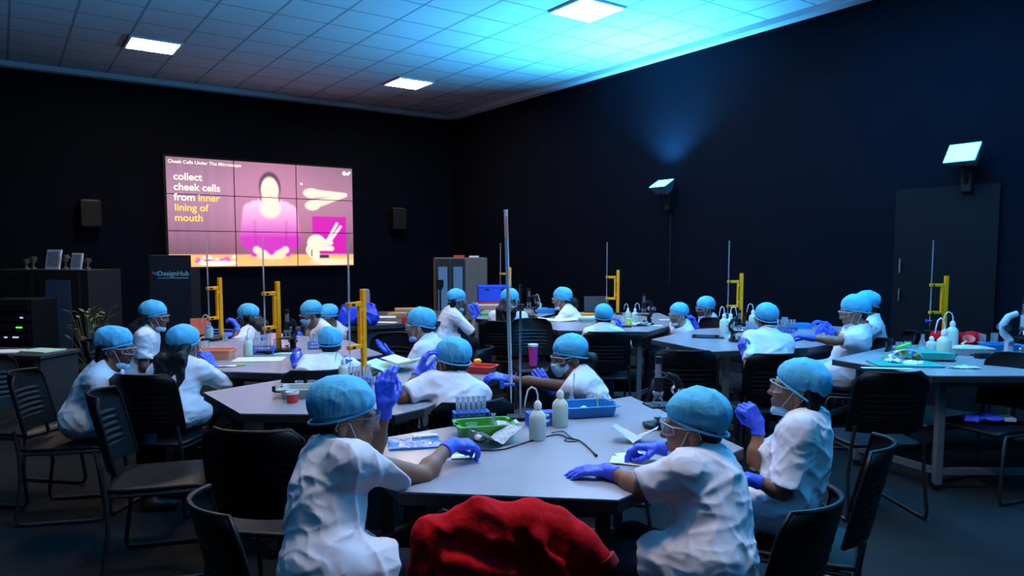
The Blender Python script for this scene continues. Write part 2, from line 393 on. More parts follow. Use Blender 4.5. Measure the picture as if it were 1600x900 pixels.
    for sd in (1, -1):
        hp = P+tr*(.07*s*sd)
        knee[sd] = P+fwd*(.36*s)+right*(.10*s*sd); knee[sd].z = .50*max(s, .95)
        an = knee[sd]+fwd*(feet-.30)+V3(0, 0, 0); an.z = .085; ank[sd] = an
        b.cap(hp, knee[sd], .062*s, .043*s, k=.03).cap(knee[sd], ank[sd], .043*s, .030*s, k=.02)
        if sd in arms:
            E, Wp, fa, f, n, *_ = arms[sd]
            b.cap(sh[sd], E, .038*s, .031*s, k=.03).cap(E, Wp, .0315*s, .0205*s, k=.012).cap(Wp, Wp+f*(.07*s), .014*s, .010*s, k=.01)
            b.ell(E+(Wp-E)*.25, (.034*s,)*3, k=.02)
        else:
            E = sh[sd]-up*(.22*s)+tf*(.06*s)+tr*(sd*.02); w = E+tf*(.2*s)-V3(0, 0, .04); w.z = max(w.z, .60)
            arms[sd] = (E, w, (w-E).normalized(), (w-E).normalized(), V3(0, 0, -1), .4, .4, .5)
            b.cap(sh[sd], E, .038*s, .031*s, k=.03).cap(E, w, .031*s, .021*s, k=.012)
    b.build('body', M[skin], root, H if near else .013, origin=O)
    # --- trousers + shoes
    if legs:
        t = SDF(); t.ell(P-up*.015, A3((.135, .108, .095))*s, T3, k=.05)
        for sd in (1, -1):
            hp = P+tr*(.07*s*sd); t.cap(hp, knee[sd], .070*s, .058*s, k=.04).cap(knee[sd], ank[sd]+V3(0, 0, .03), .058*s, .047*s, k=.02, flat=False)
        t.build('trousers', M[trousers], root, .014, folds(seed+5, .004, 26), O)
        for sd in (1, -1):
            q = SDF(); a = ank[sd]; q.cap((a.x, a.y, .05), (a.x, a.y, .09), .036*s, k=.02)
            e = a+fwd*(.13*s); q.cap((a.x, a.y, .04), (e.x, e.y, .033), .036*s, .032*s, k=.03).cut((0, 0, .003), (0, 0, -1)); q.build('shoe', M['shoe'], root, .012, origin=O)
    # --- coat
    c = SDF()
    c.ell(P+up*(TL*.70)-tf*.004, A3((.148, .106, .165))*s, S3, k=.06).ell(P+up*(TL*.38), A3((.138, .112, .18))*s, T3, k=.06)
    c.ell(P+up*(TL*.05), A3((.142, .112, .13))*s, T3, k=.05)
    c.cap(sh[1]-up*.008, sh[-1]-up*.008, .054*s, k=.06)
    for sd in (1, -1):
        hp = P+tr*(.062*s*sd)+V3(0, 0, .015); kn = hp+(knee[sd]-hp)*.52
        c.cap(hp, kn+V3(0, 0, -.005), .094*s, .090*s, k=.05, flat=True)
        E, Wp, *_ = arms[sd]; S_ = sh[sd]; end = S_+(E-S_)*sleeve
        c.cap(S_, end, .058*s, .062*s, k=.045, flat=True)
    c.ell(N+up*(.002*s)-tf*.004, A3((.066, .062, .040))*s, S3, k=.035)
    c.cut(N+up*(.030*s)+tf*.0, (up*1.0+tf*.55), .006)
    c.build('coat', M[coat], root, H, folds(seed, .0062 if near else .006, 46, (.7, .7, 1.3)), O)
    # collar flaps standing around the neck
    col = SDF(); a0 = N+up*(.024*s)
    for k in range(9):
        an1 = math.radians(-130+k*260/9)-PI/2*0; an2 = math.radians(-130+(k+1)*260/9)
        f1 = lambda an: a0+(-tf*math.cos(an)+tr*math.sin(an))*(.062*s)-up*(.018*s*(1-math.cos(an))*.5+.012*s*max(0, -math.cos(an)))
        col.cap(f1(an1), f1(an2), .0125*s, k=.012)
    col.build('collar', M[coat], root, min(H, .008), folds(seed+2, .003, 60), O)
    # --- gloves
    for h in hands:
        if h.get('noglove'): continue
        sd = h['side']; E, Wp, fa, f, n, cu, th, sp = arms[sd]
        g = hand_sdf(Wp, f, n, sd, cu, s*1.04, sp, th, True, fa)
        g.build('glove', M['glove'], root, hh, folds(seed+9, .0016, 130), O)
    # --- cap
    cp = SDF(); cc = L(0, -.018, .058)
    cp.ell(L(0, -.024, .056), A3((.094, .108, .088*capfl))*hs, Rn, k=.03)
    cp.ell(L(0, -.075, .045), A3((.070, .055, .062))*hs, Rn, k=.04)
    cu_ = math.radians(18+cappitch)
    pn = Rm @ V3(0, math.sin(cu_), -math.cos(cu_)); cp.cut(L(0, .085, .040), pn, .02)
    Ri = np.array(Rm)
    def capdisp(X, Yy, Z, c0=cc, R=Ri, q=folds(seed+3, .0048, 44)):
        x, y, z = X-c0[0], Yy-c0[1], Z-c0[2]
        lx = x*R[0, 0]+y*R[1, 0]+z*R[2, 0]; ly = x*R[0, 1]+y*R[1, 1]+z*R[2, 1]; lz = x*R[0, 2]+y*R[1, 2]+z*R[2, 2]
        an = np.arctan2(lx, ly+.01); low = np.clip(.5-lz/.09, 0, 1)
        seam = -.0022*np.exp(-(lx/.004)**2)-.0022*np.exp(-((ly+.2*lx)/.004)**2)
        return q(X, Yy, Z)+.0022*np.sin(an*26+4*np.sin(an*3+seed))*low+seam
    cp.build('surgical_cap', M[capm], root, (.0085, .006, .005)[near], capdisp, O)
    band = MB(); pts = []
    for k in range(28):
        an = 2*PI*k/28; x = .0885*math.sin(an); y = -.024+.103*math.cos(an)
        z = .040+(y-.085)*math.tan(cu_)+.004
        pts.append(L(x, y, z)-Vector(O))
    band.tube(pts, .0042*s, 6, True); band.build('elastic_band', M[capm], root, smooth=True)
    # --- hair
    hr_ = SDF(); hr_.ell(L(0, -.026, .028), A3((.0755, .088, .080))*hs, Rn, k=.02).ell(L(0, -.062, -.025), A3((.062, .040, .052))*hs, Rn, k=.03)
    hr_.cut(L(0, .052, .02), Rm @ V3(0, 1, .15), .01).cut(L(0, -.03, -.035), Rm @ V3(0, .9, -.43) if hair == 'short' else Rm @ V3(0, .9, -.45), .02)
    for sd in (1, -1): hr_.cap(L(.070*sd, .028, .03), L(.070*sd, .02, -.01), .008, .005, k=.01)
    if hair in ('long', 'bob', 'pony'):
        bk = -hf
        if hair == 'bob':
            for sd in (-.05, 0, .05): hr_.cap(L(sd, -.06, .0), L(sd*1.2, -.070, -.085), .036*s, .030*s, k=.03)
        elif hair == 'pony':
            hr_.cap(L(0, -.085, -.01), L(0, -.15, -.05), .035*s, .045*s, k=.03).cap(L(0, -.15, -.05), L(.0, -.16, -.14), .042*s, .016*s, k=.03)
        else:
            for sd in (-.055, -.02, .02, .055):
                a = L(sd, -.065, -.01); m_ = N-tf*(.105*s)+tr*(sd*1.3)-up*(.02); e = m_-up*(hairlen*.75*s)*(1-.5*abs(sd)*4)
                hr_.cap(a, m_, .036*s, .036*s, k=.03).cap(m_, e, .036*s, .014*s, k=.03)
    hr_.build('hair', M['hair'], root, .008 if near else .011, folds(seed+4, .012 if hair == 'long' else .005, 55 if hair == 'long' else 90, (1, 1, .25)), O)
    # --- mask
    if mask:
        mk = SDF()
        if mask == 'on':
            mk.ell(L(0, .034, -.045), A3((.060, .072, .062))*hs, Rn, k=.01).cap(L(0, .095, -.025), L(0, .075, -.09), .014, .016, k=.03)
            mk.cut(L(0, .085, -.016), Rm @ V3(0, .25, 1)).cut(L(0, .02, -.05), Rm @ V3(0, -1, .1), .006)
            e0 = (.046, .045, -.022); e1 = (.045, .030, -.085)
        else:
            mk.ell(L(0, .030, -.092), A3((.052, .050, .030))*hs, Rn, k=.01).cap(L(-.014, .070, -.108), L(.014, .070, -.108), .008, .008, k=.02)
            mk.cut(L(0, .085, -.074), Rm @ V3(0, .45, 1)).cut(L(0, .008, -.08), Rm @ V3(0, -1, -.1), .006)
            e0 = (.046, .045, -.078); e1 = (.040, .015, -.112)
        mk.build('face_mask', M['mask'], root, (.007, .005, .004)[near], folds(seed+7, .0025, 120), O)
        for sd in (1, -1):
            sb = MB(); o = Vector(O)
            sb.tube([L(sd*e0[0], e0[1], e0[2])-o, L(sd*.075, .012, -.002)-o, L(sd*.082, -.022, .006)-o, L(sd*.083, -.032, -.02)-o], .0016, 5)
            sb.tube([L(sd*e1[0], e1[1], e1[2])-o, L(sd*.068, -.01, -.055)-o, L(sd*.083, -.032, -.02)-o], .0016, 5)
            sb.build('ear_loop', M['strap'], root)
    if goggles:
        o = Vector(O)
        g = MB()
        def gp(u, v): # wrap-around lens
            an = (u-.5)*2.3; vv = .5+(v-.5)*(1-.45*(abs(u-.5)*2)**3); return L(.078*math.sin(an), .030+.074*math.cos(an)-.004*v, .023-.042*vv)-o
        g.grid(gp, 16, 4); g.build('goggle_lens', M['lens'], root, smooth=True, solid=.0022)
        fr = MB(); fr.tube([gp(k/14, 0) for k in range(15)], .0030, 6)
        fr.tube([gp(k/14, 1) for k in range(15)], .0018, 6)
        for sd in (0, 1): fr.tube([gp(sd, 0), gp(sd, .5), gp(sd, 1)], .0028, 6)
        fr.build('goggle_frame', M['gframe' if goggles == 'dark' else 'gclear'], root, smooth=True)
        for sd in (1, -1):
            tm = MB(); tm.tube([L(sd*.076, .060, .015)-o, L(sd*.080, .02, .012)-o, L(sd*.080, -.03, .004)-o], .0028, 6); tm.build('goggle_temple', M['gframe' if goggles == 'dark' else 'gclear'], root)
    if near:
        o = Vector(O)
        for sd in (1, -1):
            e = MB(); e.lathe([(0.0001, -.0105), (.0074, -.0074), (.0105, 0), (.0074, .0074), (.0001, .0105)], n=12)
            eo = e.build('eye', M['eyewhite'], root, smooth=True); eo.matrix_local = Matrix.Translation(L(sd*.029, .070, .003)-o)
            i_ = MB(); i_.lathe([(0.0001, -.003), (.0045, -.002), (.0052, .001), (.0001, .003)], n=10)
            io = i_.build('iris', M['iris'], eo, smooth=True); io.matrix_local = Matrix.Translation(Rm @ V3(0, .0085, -.001)) @ Rm.to_4x4() @ Matrix.Rotation(-PI/2, 4, 'X')
            br = MB(); br.tube([L(sd*.014, .081, .020)-o, L(sd*.030, .079, .026)-o, L(sd*.046, .066, .021)-o], [.002, .003, .0015], 6); br.build('eyebrow', M['hair'], root)
        if mask != 'on': lp = MB(); lp.tube([L(-.020, .079, -.063)-o, L(-.008, .0875, -.0585)-o, L(0, .0878, -.0605)-o, L(.008, .0875, -.0585)-o, L(.020, .079, -.063)-o], [.001, .0032, .003, .0032, .001], 8); lp.build('lips', M['lip'], root, smooth=True)
        # coat details: seam lines on the back
    root['_sit'] = 0; del root['_sit']
    return dict(P=P, yaw=yaw, fwd=fwd, N=N, root=root)
# ------------------------------------------------------------------ chairs
def make_chair():
    t = thing('chair', '', 'chair', (0, 0, 0))
    # faces +Y ; seat top .43
    def back(u, v):
        w = .212-.012*(v**2)*1.0-(.05*max(0, (v-.82)/.18)**2.2); x = (u-.5)*2*w
        y = -.235-.075*v+.075*(abs(u-.5)*2)**2.2
        if .22 < v < .72 and .14 < u < .86: y += .006*(.5+.5*math.sin(v*2*PI*11))
        return (x, y, .50+.34*v+.006*math.sin(u*PI)*v)
    m = MB(); m.grid(back, 28, 90); bo = m.build('backrest', M['chairplast'], t, smooth=True, solid=.009)
    rim = MB(); pts = [back(0, v/10) for v in range(11)]+[back(u/12, 1) for u in range(1, 12)]+[back(1, 1-v/10) for v in range(11)]
    rim.tube(pts, .0085, 8); rim.build('back_rim', M['chairplast'], bo, smooth=True)
    s = MB()
    def seat(u, v):
        w = .210-.02*(2*v-1)**4; d = .215
        return ((u-.5)*2*w, (v-.5)*2*d, .428-.012*math.sin(PI*u)*math.sin(PI*min(1, v*1.3))-.02*max(0, (v-.85)/.15)**2)
    s.grid(seat, 16, 16); s.build('seat', M['chairplast'], t, smooth=True, solid=.014, bevel=0)
    for sx in (-1, 1):
        k = MB(); x = .215*sx
        k.tube([(x*.93, -.225, .54), (x*.98, -.205, .40), (x*1.02, -.20, .25), (x*1.05, -.23, .05), (x*1.05, -.222, .018), (x*1.05, -.18, .012), (x*1.05, .16, .012), (x*1.05, .215, .018), (x*1.05, .23, .05), (x*1.0, .19, .38), (x*.95, .17, .405), (x*.92, -.19, .405)], .0105, 8)
        k.build('sled_leg', M['chairmetal'], t, smooth=True)
    k = MB(); k.tube([(-.20, .10, .405), (.20, .10, .405)], .009, 8).tube([(-.20, -.14, .405), (.20, -.14, .405)], .009, 8); k.build('seat_frame', M['chairmetal'], t, smooth=True)
    return t
def chair(x, y, yaw, label, group='black slatted chairs on sled legs', scale=1): return place('chair', make_chair, (x, y, 0), -math.radians(yaw), label, group, scale)
def chair_for(p, label, back=.02, scale=.97, dyaw=0):
    q = p['P']-p['fwd']*back; return chair(q.x, q.y, math.degrees(p['yaw'])+dyaw, label, scale=scale)
# ------------------------------------------------------------------ room
def structure(o): o['kind'] = 'structure'; return o
def roomobj(name, mb, m, **k): o = mb.build(name, m, None, **k); o.location = CORNER; o.rotation_euler = (0, 0, ROOMROT); return structure(o)
# room-local frame: x = -u (far wall runs to negative x), y = -v
WU, WV = 10.6, 17.5
roomobj('floor', MB().box((-WU/2, -WV/2, -.05), (WU+.4, WV+.4, .1)), M['floor'])
roomobj('wall_far', MB().box((-WU/2, .1, CEIL/2), (WU+.4, .2, CEIL)), M['wall'])
roomobj('wall_right', MB().box((.1, -WV/2, CEIL/2), (.2, WV, CEIL)), M['wall'])
roomobj('wall_left', MB().box((-WU-.1, -WV/2, CEIL/2), (.2, WV, CEIL)), M['wall'])
roomobj('wall_near', MB().box((-WU/2, -WV-.1, CEIL/2), (WU+.4, .2, CEIL)), M['wall'])
def rl(p): r = p-CORNER; return Vector((-r.dot(UA), -r.dot(VA), p.z))       # world -> room-local
PC = [rl(PT(256, 74, CEIL)), rl(PT(638, 129, CEIL)), rl(PT(919, 14, CEIL))]
OX, OY = PC[1].x % .6-.3, PC[1].y % .6-.3
cm = bpy.data.materials.new('ceiling_tiles'); cm.use_nodes = True; nt = cm.node_tree; b = nt.nodes['Principled BSDF']
b.inputs['Roughness'].default_value = .85
tc = nt.nodes.new('ShaderNodeTexCoord'); sp = nt.nodes.new('ShaderNodeSeparateXYZ'); nt.links.new(tc.outputs['Object'], sp.inputs[0])
def mnode(op, a, bb):
    n = nt.nodes.new('ShaderNodeMath'); n.operation = op
    for i, v in enumerate((a, bb)):
        if isinstance(v, (int, float)): n.inputs[i].default_value = v
        elif v is not None: nt.links.new(v, n.inputs[i])
    return n.outputs[0]
ds = []
for i, off in ((0, OX), (1, OY)):
    q = mnode('DIVIDE', mnode('SUBTRACT', sp.outputs[i], off), .6); ds.append(mnode('PINGPONG', q, .5))
dmin = mnode('MINIMUM', ds[0], ds[1]); line = mnode('LESS_THAN', dmin, .022)
nz = nt.nodes.new('ShaderNodeTexNoise'); nz.inputs['Scale'].default_value = 1.3; nt.links.new(tc.outputs['Object'], nz.inputs['Vector'])
cr = nt.nodes.new('ShaderNodeMix'); cr.data_type = 'RGBA'; cr.inputs[6].default_value = (.54, .58, .61, 1); cr.inputs[7].default_value = (.62, .66, .69, 1); nt.links.new(nz.outputs['Fac'], cr.inputs[0])
mx = nt.nodes.new('ShaderNodeMix'); mx.data_type = 'RGBA'; mx.inputs[7].default_value = (.26, .29, .32, 1)
nt.links.new(line, mx.inputs[0]); nt.links.new(cr.outputs[2], mx.inputs[6]); nt.links.new(mx.outputs[2], b.inputs['Base Color'])
bp = nt.nodes.new('ShaderNodeBump'); bp.invert = True; bp.inputs['Distance'].default_value = .012; nt.links.new(line, bp.inputs['Height']); nt.links.new(bp.outputs[0], b.inputs['Normal'])
roomobj('ceiling', MB().box((-WU/2, -WV/2, CEIL+.06), (WU+.4, WV+.4, .12)), cm)
roomobj('trim_1', MB().box((-WU/2, -.075, CEIL-.035), (WU, .15, .07)), M['trim'])
roomobj('trim_2', MB().box((-.075, -WV/2, CEIL-.035), (.15, WV, .07)), M['trim'])
roomobj('baseboard_far', MB().box((-WU/2, -.01, .06), (WU, .02, .12)), M['dark'])
roomobj('baseboard_right', MB().box((-.01, -WV/2, .06), (.02, WV, .12)), M['dark'])
def room_to_world(x, y, z=0): return CORNER+UA*(-x)+VA*(-y)+Vector((0, 0, z))
def snap(p): return ((math.floor((p.x-OX)/.6)+.5)*.6+OX, (math.floor((p.y-OY)/.6)+.5)*.6+OY)
def make_panel():
    t = thing('ceiling_light_panel', '', 'ceiling light', (0, 0, 0))
    f = MB(); 
    for x, y, w, d in ((0, .287, .6, .026), (0, -.287, .6, .026), (.287, 0, .026, .548), (-.287, 0, .026, .548)): f.box((x, y, -.012), (w, d, .024))
    f.box((0, 0, .03), (.58, .58, .05)); f.build('frame', M['panel_frame'], t)
    MB().box((0, 0, -.003), (.548, .548, .006)).build('diffuser', M['lamp'], t); return t
plabel = ['square warm ceiling panel at the left above the video wall', 'square warm ceiling panel nearest the room corner', 'square warm ceiling panel at the top edge of the photo, in the cyan part of the ceiling']
s2 = (4.2 if PC else 0)
for i, p in enumerate(PC):
    x, y = snap(p); w = room_to_world(x, y, CEIL-.0); place('panel', make_panel, w, ROOMROT, plabel[i], 'lit ceiling panels')
for (dx, dy), lb in {(0, -4.2): 'added warm ceiling panel over the left tables, out of frame', (0, -8.4): 'added warm ceiling panel over the front table, out of frame'}.items():  # two unseen panels added to light the nearer tables
    x, y = snap(PC[0]+Vector((dx, dy, 0))); place('panel', make_panel, room_to_world(x, y, CEIL), ROOMROT, lb, 'lit ceiling panels')
# ------------------------------------------------------------------ blue uplights on the right wall
M['uplens'] = mat('uplight_lens', (.1, .3, .6), .3, emit=(.03, .5, 1.0), es=22)
def uplight(p, tilt, out, label, power, yawoff=0, size=.26, spread=170):
    t = thing('wall_floodlight', label, 'floodlight', p, ROOMROT, 'blue floodlights on the right wall')
    # local: -x points into the room
    MB().box((-.05, 0, -.20), (.10, .09, .30)).build('wall_bracket', M['plast'], t, bevel=.008)
    MB().tube([(-.08, 0, -.28), (-.14, 0, -.2), (-.16, 0, -.08)], .02, 8).build('arm', M['plast'], t, smooth=True)
    R = Matrix.Translation((-out, 0, 0)) @ Matrix.Rotation(yawoff, 4, 'Z') @ Matrix.Rotation(-tilt, 4, 'Y')
    h = MB(); a = size/2
    vs = [(-a*.55, -a*.7, -.11), (a*.55, -a*.7, -.11), (a*.55, a*.7, -.11), (-a*.55, a*.7, -.11), (-a*.8, -a*1.1, 0), (a*.8, -a*1.1, 0), (a*.8, a*1.1, 0), (-a*.8, a*1.1, 0)]
    h.add(vs, [(3, 2, 1, 0), (0, 1, 5, 4), (1, 2, 6, 5), (2, 3, 7, 6), (3, 0, 4, 7), (4, 5, 6, 7)], R)
    for k in (-.6, -.2, .2, .6): h.box((0, k*a, -.12), (a*1.0, .012, .03), R)
    h.build('housing', mat('floodlight_grey', (.09, .11, .14), .45), t)
    l = MB(); l.box((0, 0, .004), (a*1.45, a*2.05, .006), R); l.build('lens', M['uplens'], t)
    ld = bpy.data.lights.new('uplight_beam', 'AREA'); ld.shape = 'RECTANGLE'; ld.size = a*1.3; ld.size_y = a*1.9; ld.energy = power; ld.color = BLUE; ld.spread = math.radians(spread)
    lo = bpy.data.objects.new('beam', ld); COL.objects.link(lo); lo.parent = t
    lo.matrix_local = R @ Matrix.Translation((0, 0, .012)) @ Matrix.Rotation(PI, 4, 'X')
    return t
w1 = wallhit(1050, 288, 'right'); w2 = wallhit(1519, 241, 'right')
w1.z = w1.z; UPP = 325
uplight(w1, math.radians(30), .20, 'blue wall floodlight aimed at the ceiling, above the yellow stands', UPP*1.1, spread=128)
uplight(w2, math.radians(58), .20, 'glaring blue floodlight high on the wall at the right edge', UPP*2.4, math.radians(-4), spread=84)
st = (w2-w1)
uplight(w2+st*1.0, math.radians(62), .22, 'added blue wall floodlight out of frame, beyond the right edge', UPP*1.0, math.radians(-38), spread=60)  # unseen lamp added to throw blue light across the ceiling
uplight(w2+st*2.0, math.radians(62), .22, 'added blue wall floodlight out of frame, behind the viewer', UPP*.5, math.radians(-42), spread=60)  # second unseen lamp, added for more blue on the ceiling
# conduit under the first floodlight
tag(MB().tube([(0, 0, 0), (0, 0, -1.0)], .008, 6).build('wall_conduit', M['dark']), 'thin dark cable running down the wall below the floodlight', 'cable').location = w1+Vector((0, 0, -.36))+UA*.012
# door in right wall
dx = wallhit(1411, 433, 'right')
dd = MB().box((0, 0, 1.05), (.045, .92, 2.1)); do = dd.build('door_1', mat('black_door', (.0045, .0055, .008), .6, spec=.1)); do.location = (dx.x, dx.y, 0); do.location += UA*.02+VA*(.38); do.rotation_euler = (0, 0, ROOMROT); structure(do)
dh = MB().tube([(-.05, .38, 1.28), (-.05, .38, 1.42)], .010, 8).tube([(-.05, .38, 1.00), (-.05, .38, 1.12)], .010, 8); dh.box((-.03, .38, 1.35), (.04, .02, .02)).box((-.03, .38, 1.06), (.04, .02, .02)); o = dh.build('door_handle', M['steel'], do)
# ------------------------------------------------------------------ video wall
def scr(z):
    pass
sl, sr = wallhit(257, 300, 'far'), wallhit(546, 300, 'far')
SW = (sr-sl).length; SH = SW*9/16
tz = wallhit(257, 245, 'far').z; scx = (sl+sr)/2; scz = tz-SH/2-.0
SCL = Vector((scx.x, scx.y, scz))+VA*.14
def mask_(d, w): return np.clip(.5-d/w, 0, 1)
def paint(U, Vt):
    X = U*16/9; Y = Vt                      # Y down, 0..1
    n = U.shape; C = np.zeros(n+(3,))
    def mixc(m, c): C[:] = C*(1-m[..., None])+np.array(c)*m[..., None]
    C[:] = np.array((.36, .17, .26)); g = np.clip(Y*1.1, 0, 1)
    C *= (.55+.6*np.sin(np.clip(Y*1.05+.12, 0, 1)*PI))[..., None]
    C += (np.array((.16, .02, .05))*np.exp(-((X-.95)/.5)**2)[..., None])
    C *= (.97+.06*np.sin(X*60)*np.sin(X*13)*(U < .33))[..., None]
    ell = lambda cx, cy, rx, ry: (np.sqrt(((X-cx)/rx)**2+((Y-cy)/ry)**2)-1)*min(rx, ry)
    def seg(ax, ay, bx, by, r1, r2=None):
        r2 = r1 if r2 is None else r2; vx, vy = bx-ax, by-ay; t = np.clip(((X-ax)*vx+(Y-ay)*vy)/(vx*vx+vy*vy), 0, 1)
        return np.hypot(X-ax-t*vx, Y-ay-t*vy)-(r1+(r2-r1)*t)
    # spoons, square, hand with sticks
    for d in (seg(1.33, .275, 1.70, .27, .045, .015), seg(1.34, .39, 1.70, .28, .045, .015), ell(1.34, .272, .085, .048), ell(1.345, .395, .075, .048)): mixc(mask_(d, .014), (1.0, .78, .62))
    mixc(mask_(np.maximum(abs(X-1.52)-.18, abs(Y-.70)-.20), .01), (.62, .01, .42))
    sk = (1.0, .80, .60)
    # orange table
    mixc(mask_(.885-Y, .02), (1.0, .50, .16))
    mixc(mask_(ell(1.55, .96, .22, .035), .02), (1.0, .75, .5))
    # woman
    mg = (.62, .03, .50); cx = .925
    mixc(mask_(ell(cx, .235, .105, .15), .02), (.10, .03, .06))
    body = np.minimum.reduce([seg(cx, .48, cx, .90, .17, .19), seg(cx-.14, .44, cx+.14, .44, .075), seg(cx-.19, .46, cx-.235, .74, .07, .06), seg(cx-.235, .74, cx-.12, .88, .06, .045), seg(cx+.19, .46, cx+.235, .74, .07, .06), seg(cx+.235, .74, cx+.12, .88, .06, .045)])
    body = np.maximum(body, Y-.905); m = mask_(body, .02); mixc(m, mg)
    gl = m*np.clip(1.1-(Y-.33)/.36, 0, 1); mixc(gl, (1.0, .60, .80))
    mixc(mask_(np.abs(seg(cx-.155, .56, cx-.145, .80, .006)), .02)*.6*m, (.30, 0, .25)); mixc(mask_(np.abs(seg(cx+.155, .56, cx+.145, .80, .006)), .02)*.6*m, (.30, 0, .25))
    mixc(mask_(seg(cx, .34, cx, .42, .065, .05), .03), (1.0, .72, .55)); mixc(mask_(ell(cx, .44, .10, .09), .04), (1, .78, .62)); mixc(mask_(ell(cx, .262, .085, .125), .02), (1, .80, .62))
    for sx in (-1, 1): mixc(mask_(ell(cx+sx*.032, .245, .014, .006), .01)*.5, (.5, .25, .2)); mixc(mask_(ell(cx+sx*.092, .35, .008, .018), .008), (.35, .02, .08))
    mixc(mask_(ell(cx, .318, .026, .008), .01)*.5, (.8, .25, .25))
    for sx in (-1, 1): mixc(mask_(np.minimum(ell(cx+sx*.085, .885, .055, .045), seg(cx+sx*.14, .84, cx+sx*.02, .91, .035, .025)), .015), (1, .72, .52))
    # hand in the square
    for d in (ell(1.38, .77, .095, .085), seg(1.40, .76, 1.53, .765, .035, .024), seg(1.38, .81, 1.54, .825, .035, .024), seg(1.33, .84, 1.37, .90, .06, .05)): mixc(mask_(d, .014), (1.0, .80, .62))
    for d in (seg(1.49, .755, 1.60, .57, .013), seg(1.51, .765, 1.64, .60, .013)): mixc(mask_(d, .008), (1, .95, .92))
    mixc(mask_(np.maximum(abs(X-1.46)-.05, abs(Y-.905)-.016), .008), (.06, .02, .08)); mixc(mask_(seg(1.33, .84, 1.33, .90, .006), .006), (.1, .03, .05))
    # clutter at left
    rs = random.Random(3)
    for k in range(22):
        x = rs.uniform(.24, .62); mixc(mask_(ell(x, .90+rs.uniform(0, .06), rs.uniform(.015, .035), .018), .01), rs.choice([(.9, .2, .35), (1, .9, .85), (.5, .1, .1), (1, .85, .7), (.8, .1, .5)]))
    mixc(mask_(ell(.42, .965, .16, .022), .01), (1, .92, .85))
    # dots, controls
    for x, y, r in ((1.69, .055, .021), (1.237, .185, .012)): mixc(mask_(ell(x, y, r, r), .006), (1, .95, .8))
    for d in (seg(1.725, .062, 1.748, .042, .011), ell(1.725, .062, .014, .012)): mixc(mask_(d, .006), (1, .95, .8))
    return C
def glow_mat():
    m = bpy.data.materials.new('video_picture'); m.use_nodes = True; nt = m.node_tree; b = nt.nodes['Principled BSDF']
    b.inputs['Base Color'].default_value = (.01, .01, .01, 1); b.inputs['Roughness'].default_value = .3
    a = nt.nodes.new('ShaderNodeVertexColor'); a.layer_name = 'picture'; nt.links.new(a.outputs[0], b.inputs['Emission Color']); b.inputs['Emission Strength'].default_value = 1.35
    return m
vw = thing('video_wall', 'large lit video wall of nine screens showing a presenter in magenta', 'video wall', SCL, ROOMROT)
gm = glow_mat()
MB().box((0, .075, 0), (SW+.05, .10, SH+.05)).build('cabinet', M['dark'], vw)
NU, NV = 96, 54
for r in range(3):
    for c in range(3):
        u0, u1 = c/3+.0022, (c+1)/3-.0022; v0, v1 = r/3+.0034, (r+1)/3-.0034
        uu = np.linspace(u0, u1, NU); vv = np.linspace(v0, v1, NV); U, V = np.meshgrid(uu, vv)
        co = np.stack([(U-.5)*SW, np.zeros_like(U), (.5-V)*SH], -1).reshape(-1, 3)
        i, j = np.meshgrid(np.arange(NU-1), np.arange(NV-1)); a = (j*NU+i).ravel()
        Q = np.stack([a, a+NU, a+NU+1, a+1], 1)
        me = bpy.data.meshes.new('screen'); me.vertices.add(len(co)); me.vertices.foreach_set('co', co.astype(np.float32).ravel())
        me.loops.add(Q.size); me.loops.foreach_set('vertex_index', Q.astype(np.int32).ravel()); me.polygons.add(len(Q)); me.polygons.foreach_set('loop_start', np.arange(0, Q.size, 4, dtype=np.int32)); me.update()
        ca = me.color_attributes.new('picture', 'FLOAT_COLOR', 'POINT'); C = paint(U, V).reshape(-1, 3); ca.data.foreach_set('color', np.concatenate([C, np.ones((len(C), 1))], 1).astype(np.float32).ravel())
        me.materials.append(gm); o = link(bpy.data.objects.new('screen', me), vw)
        bz = MB(); bz.box(((u0+u1-1)/2*SW, .014, (1-v0-v1)/2*SH), ((u1-u0)*SW, .02, (v1-v0)*SH)); bz.build('screen_body', M['dark'], o)
def text(s, size, loc, m, parent, name='lettering', bold=.0, rot=(PI/2, 0, 0), align='LEFT', ext=.0008):
    cu = bpy.data.curves.new(name, 'FONT'); cu.body = s; cu.size = size; cu.extrude = ext; cu.offset = bold; cu.align_x = align
    t = bpy.data.objects.new('t', cu); COL.objects.link(t); bpy.context.view_layer.update()
    me = bpy.data.meshes.new_from_object(t.evaluated_get(bpy.context.evaluated_depsgraph_get())); bpy.data.objects.remove(t)
    me.materials.clear(); me.materials.append(m); o = link(bpy.data.objects.new(name, me), parent); o.location = loc; o.rotation_euler = rot; return o
tw = mat('caption_white', (0, 0, 0), .5, emit=(1, .95, .72), es=1.4); ty = mat('caption_yellow', (0, 0, 0), .5, emit=(1, .72, .10), es=1.3)
def cap_xy(u, v): return ((u-.5)*SW, -.004, (.5-v)*SH)
text('Cheek Cells Under The Microscope', .075, cap_xy(.012, .058), tw, vw, bold=.001)
for i, (a, m_) in enumerate((('collect', tw), ('cheek cells', tw), ('from', tw), ('lining of', ty), ('mouth', ty))): text(a, .158, cap_xy(.035, .205+.093*i), m_, vw, bold=.0028)
text('inner', .158, cap_xy(.150, .205+.093*2), ty, vw, bold=.0028)
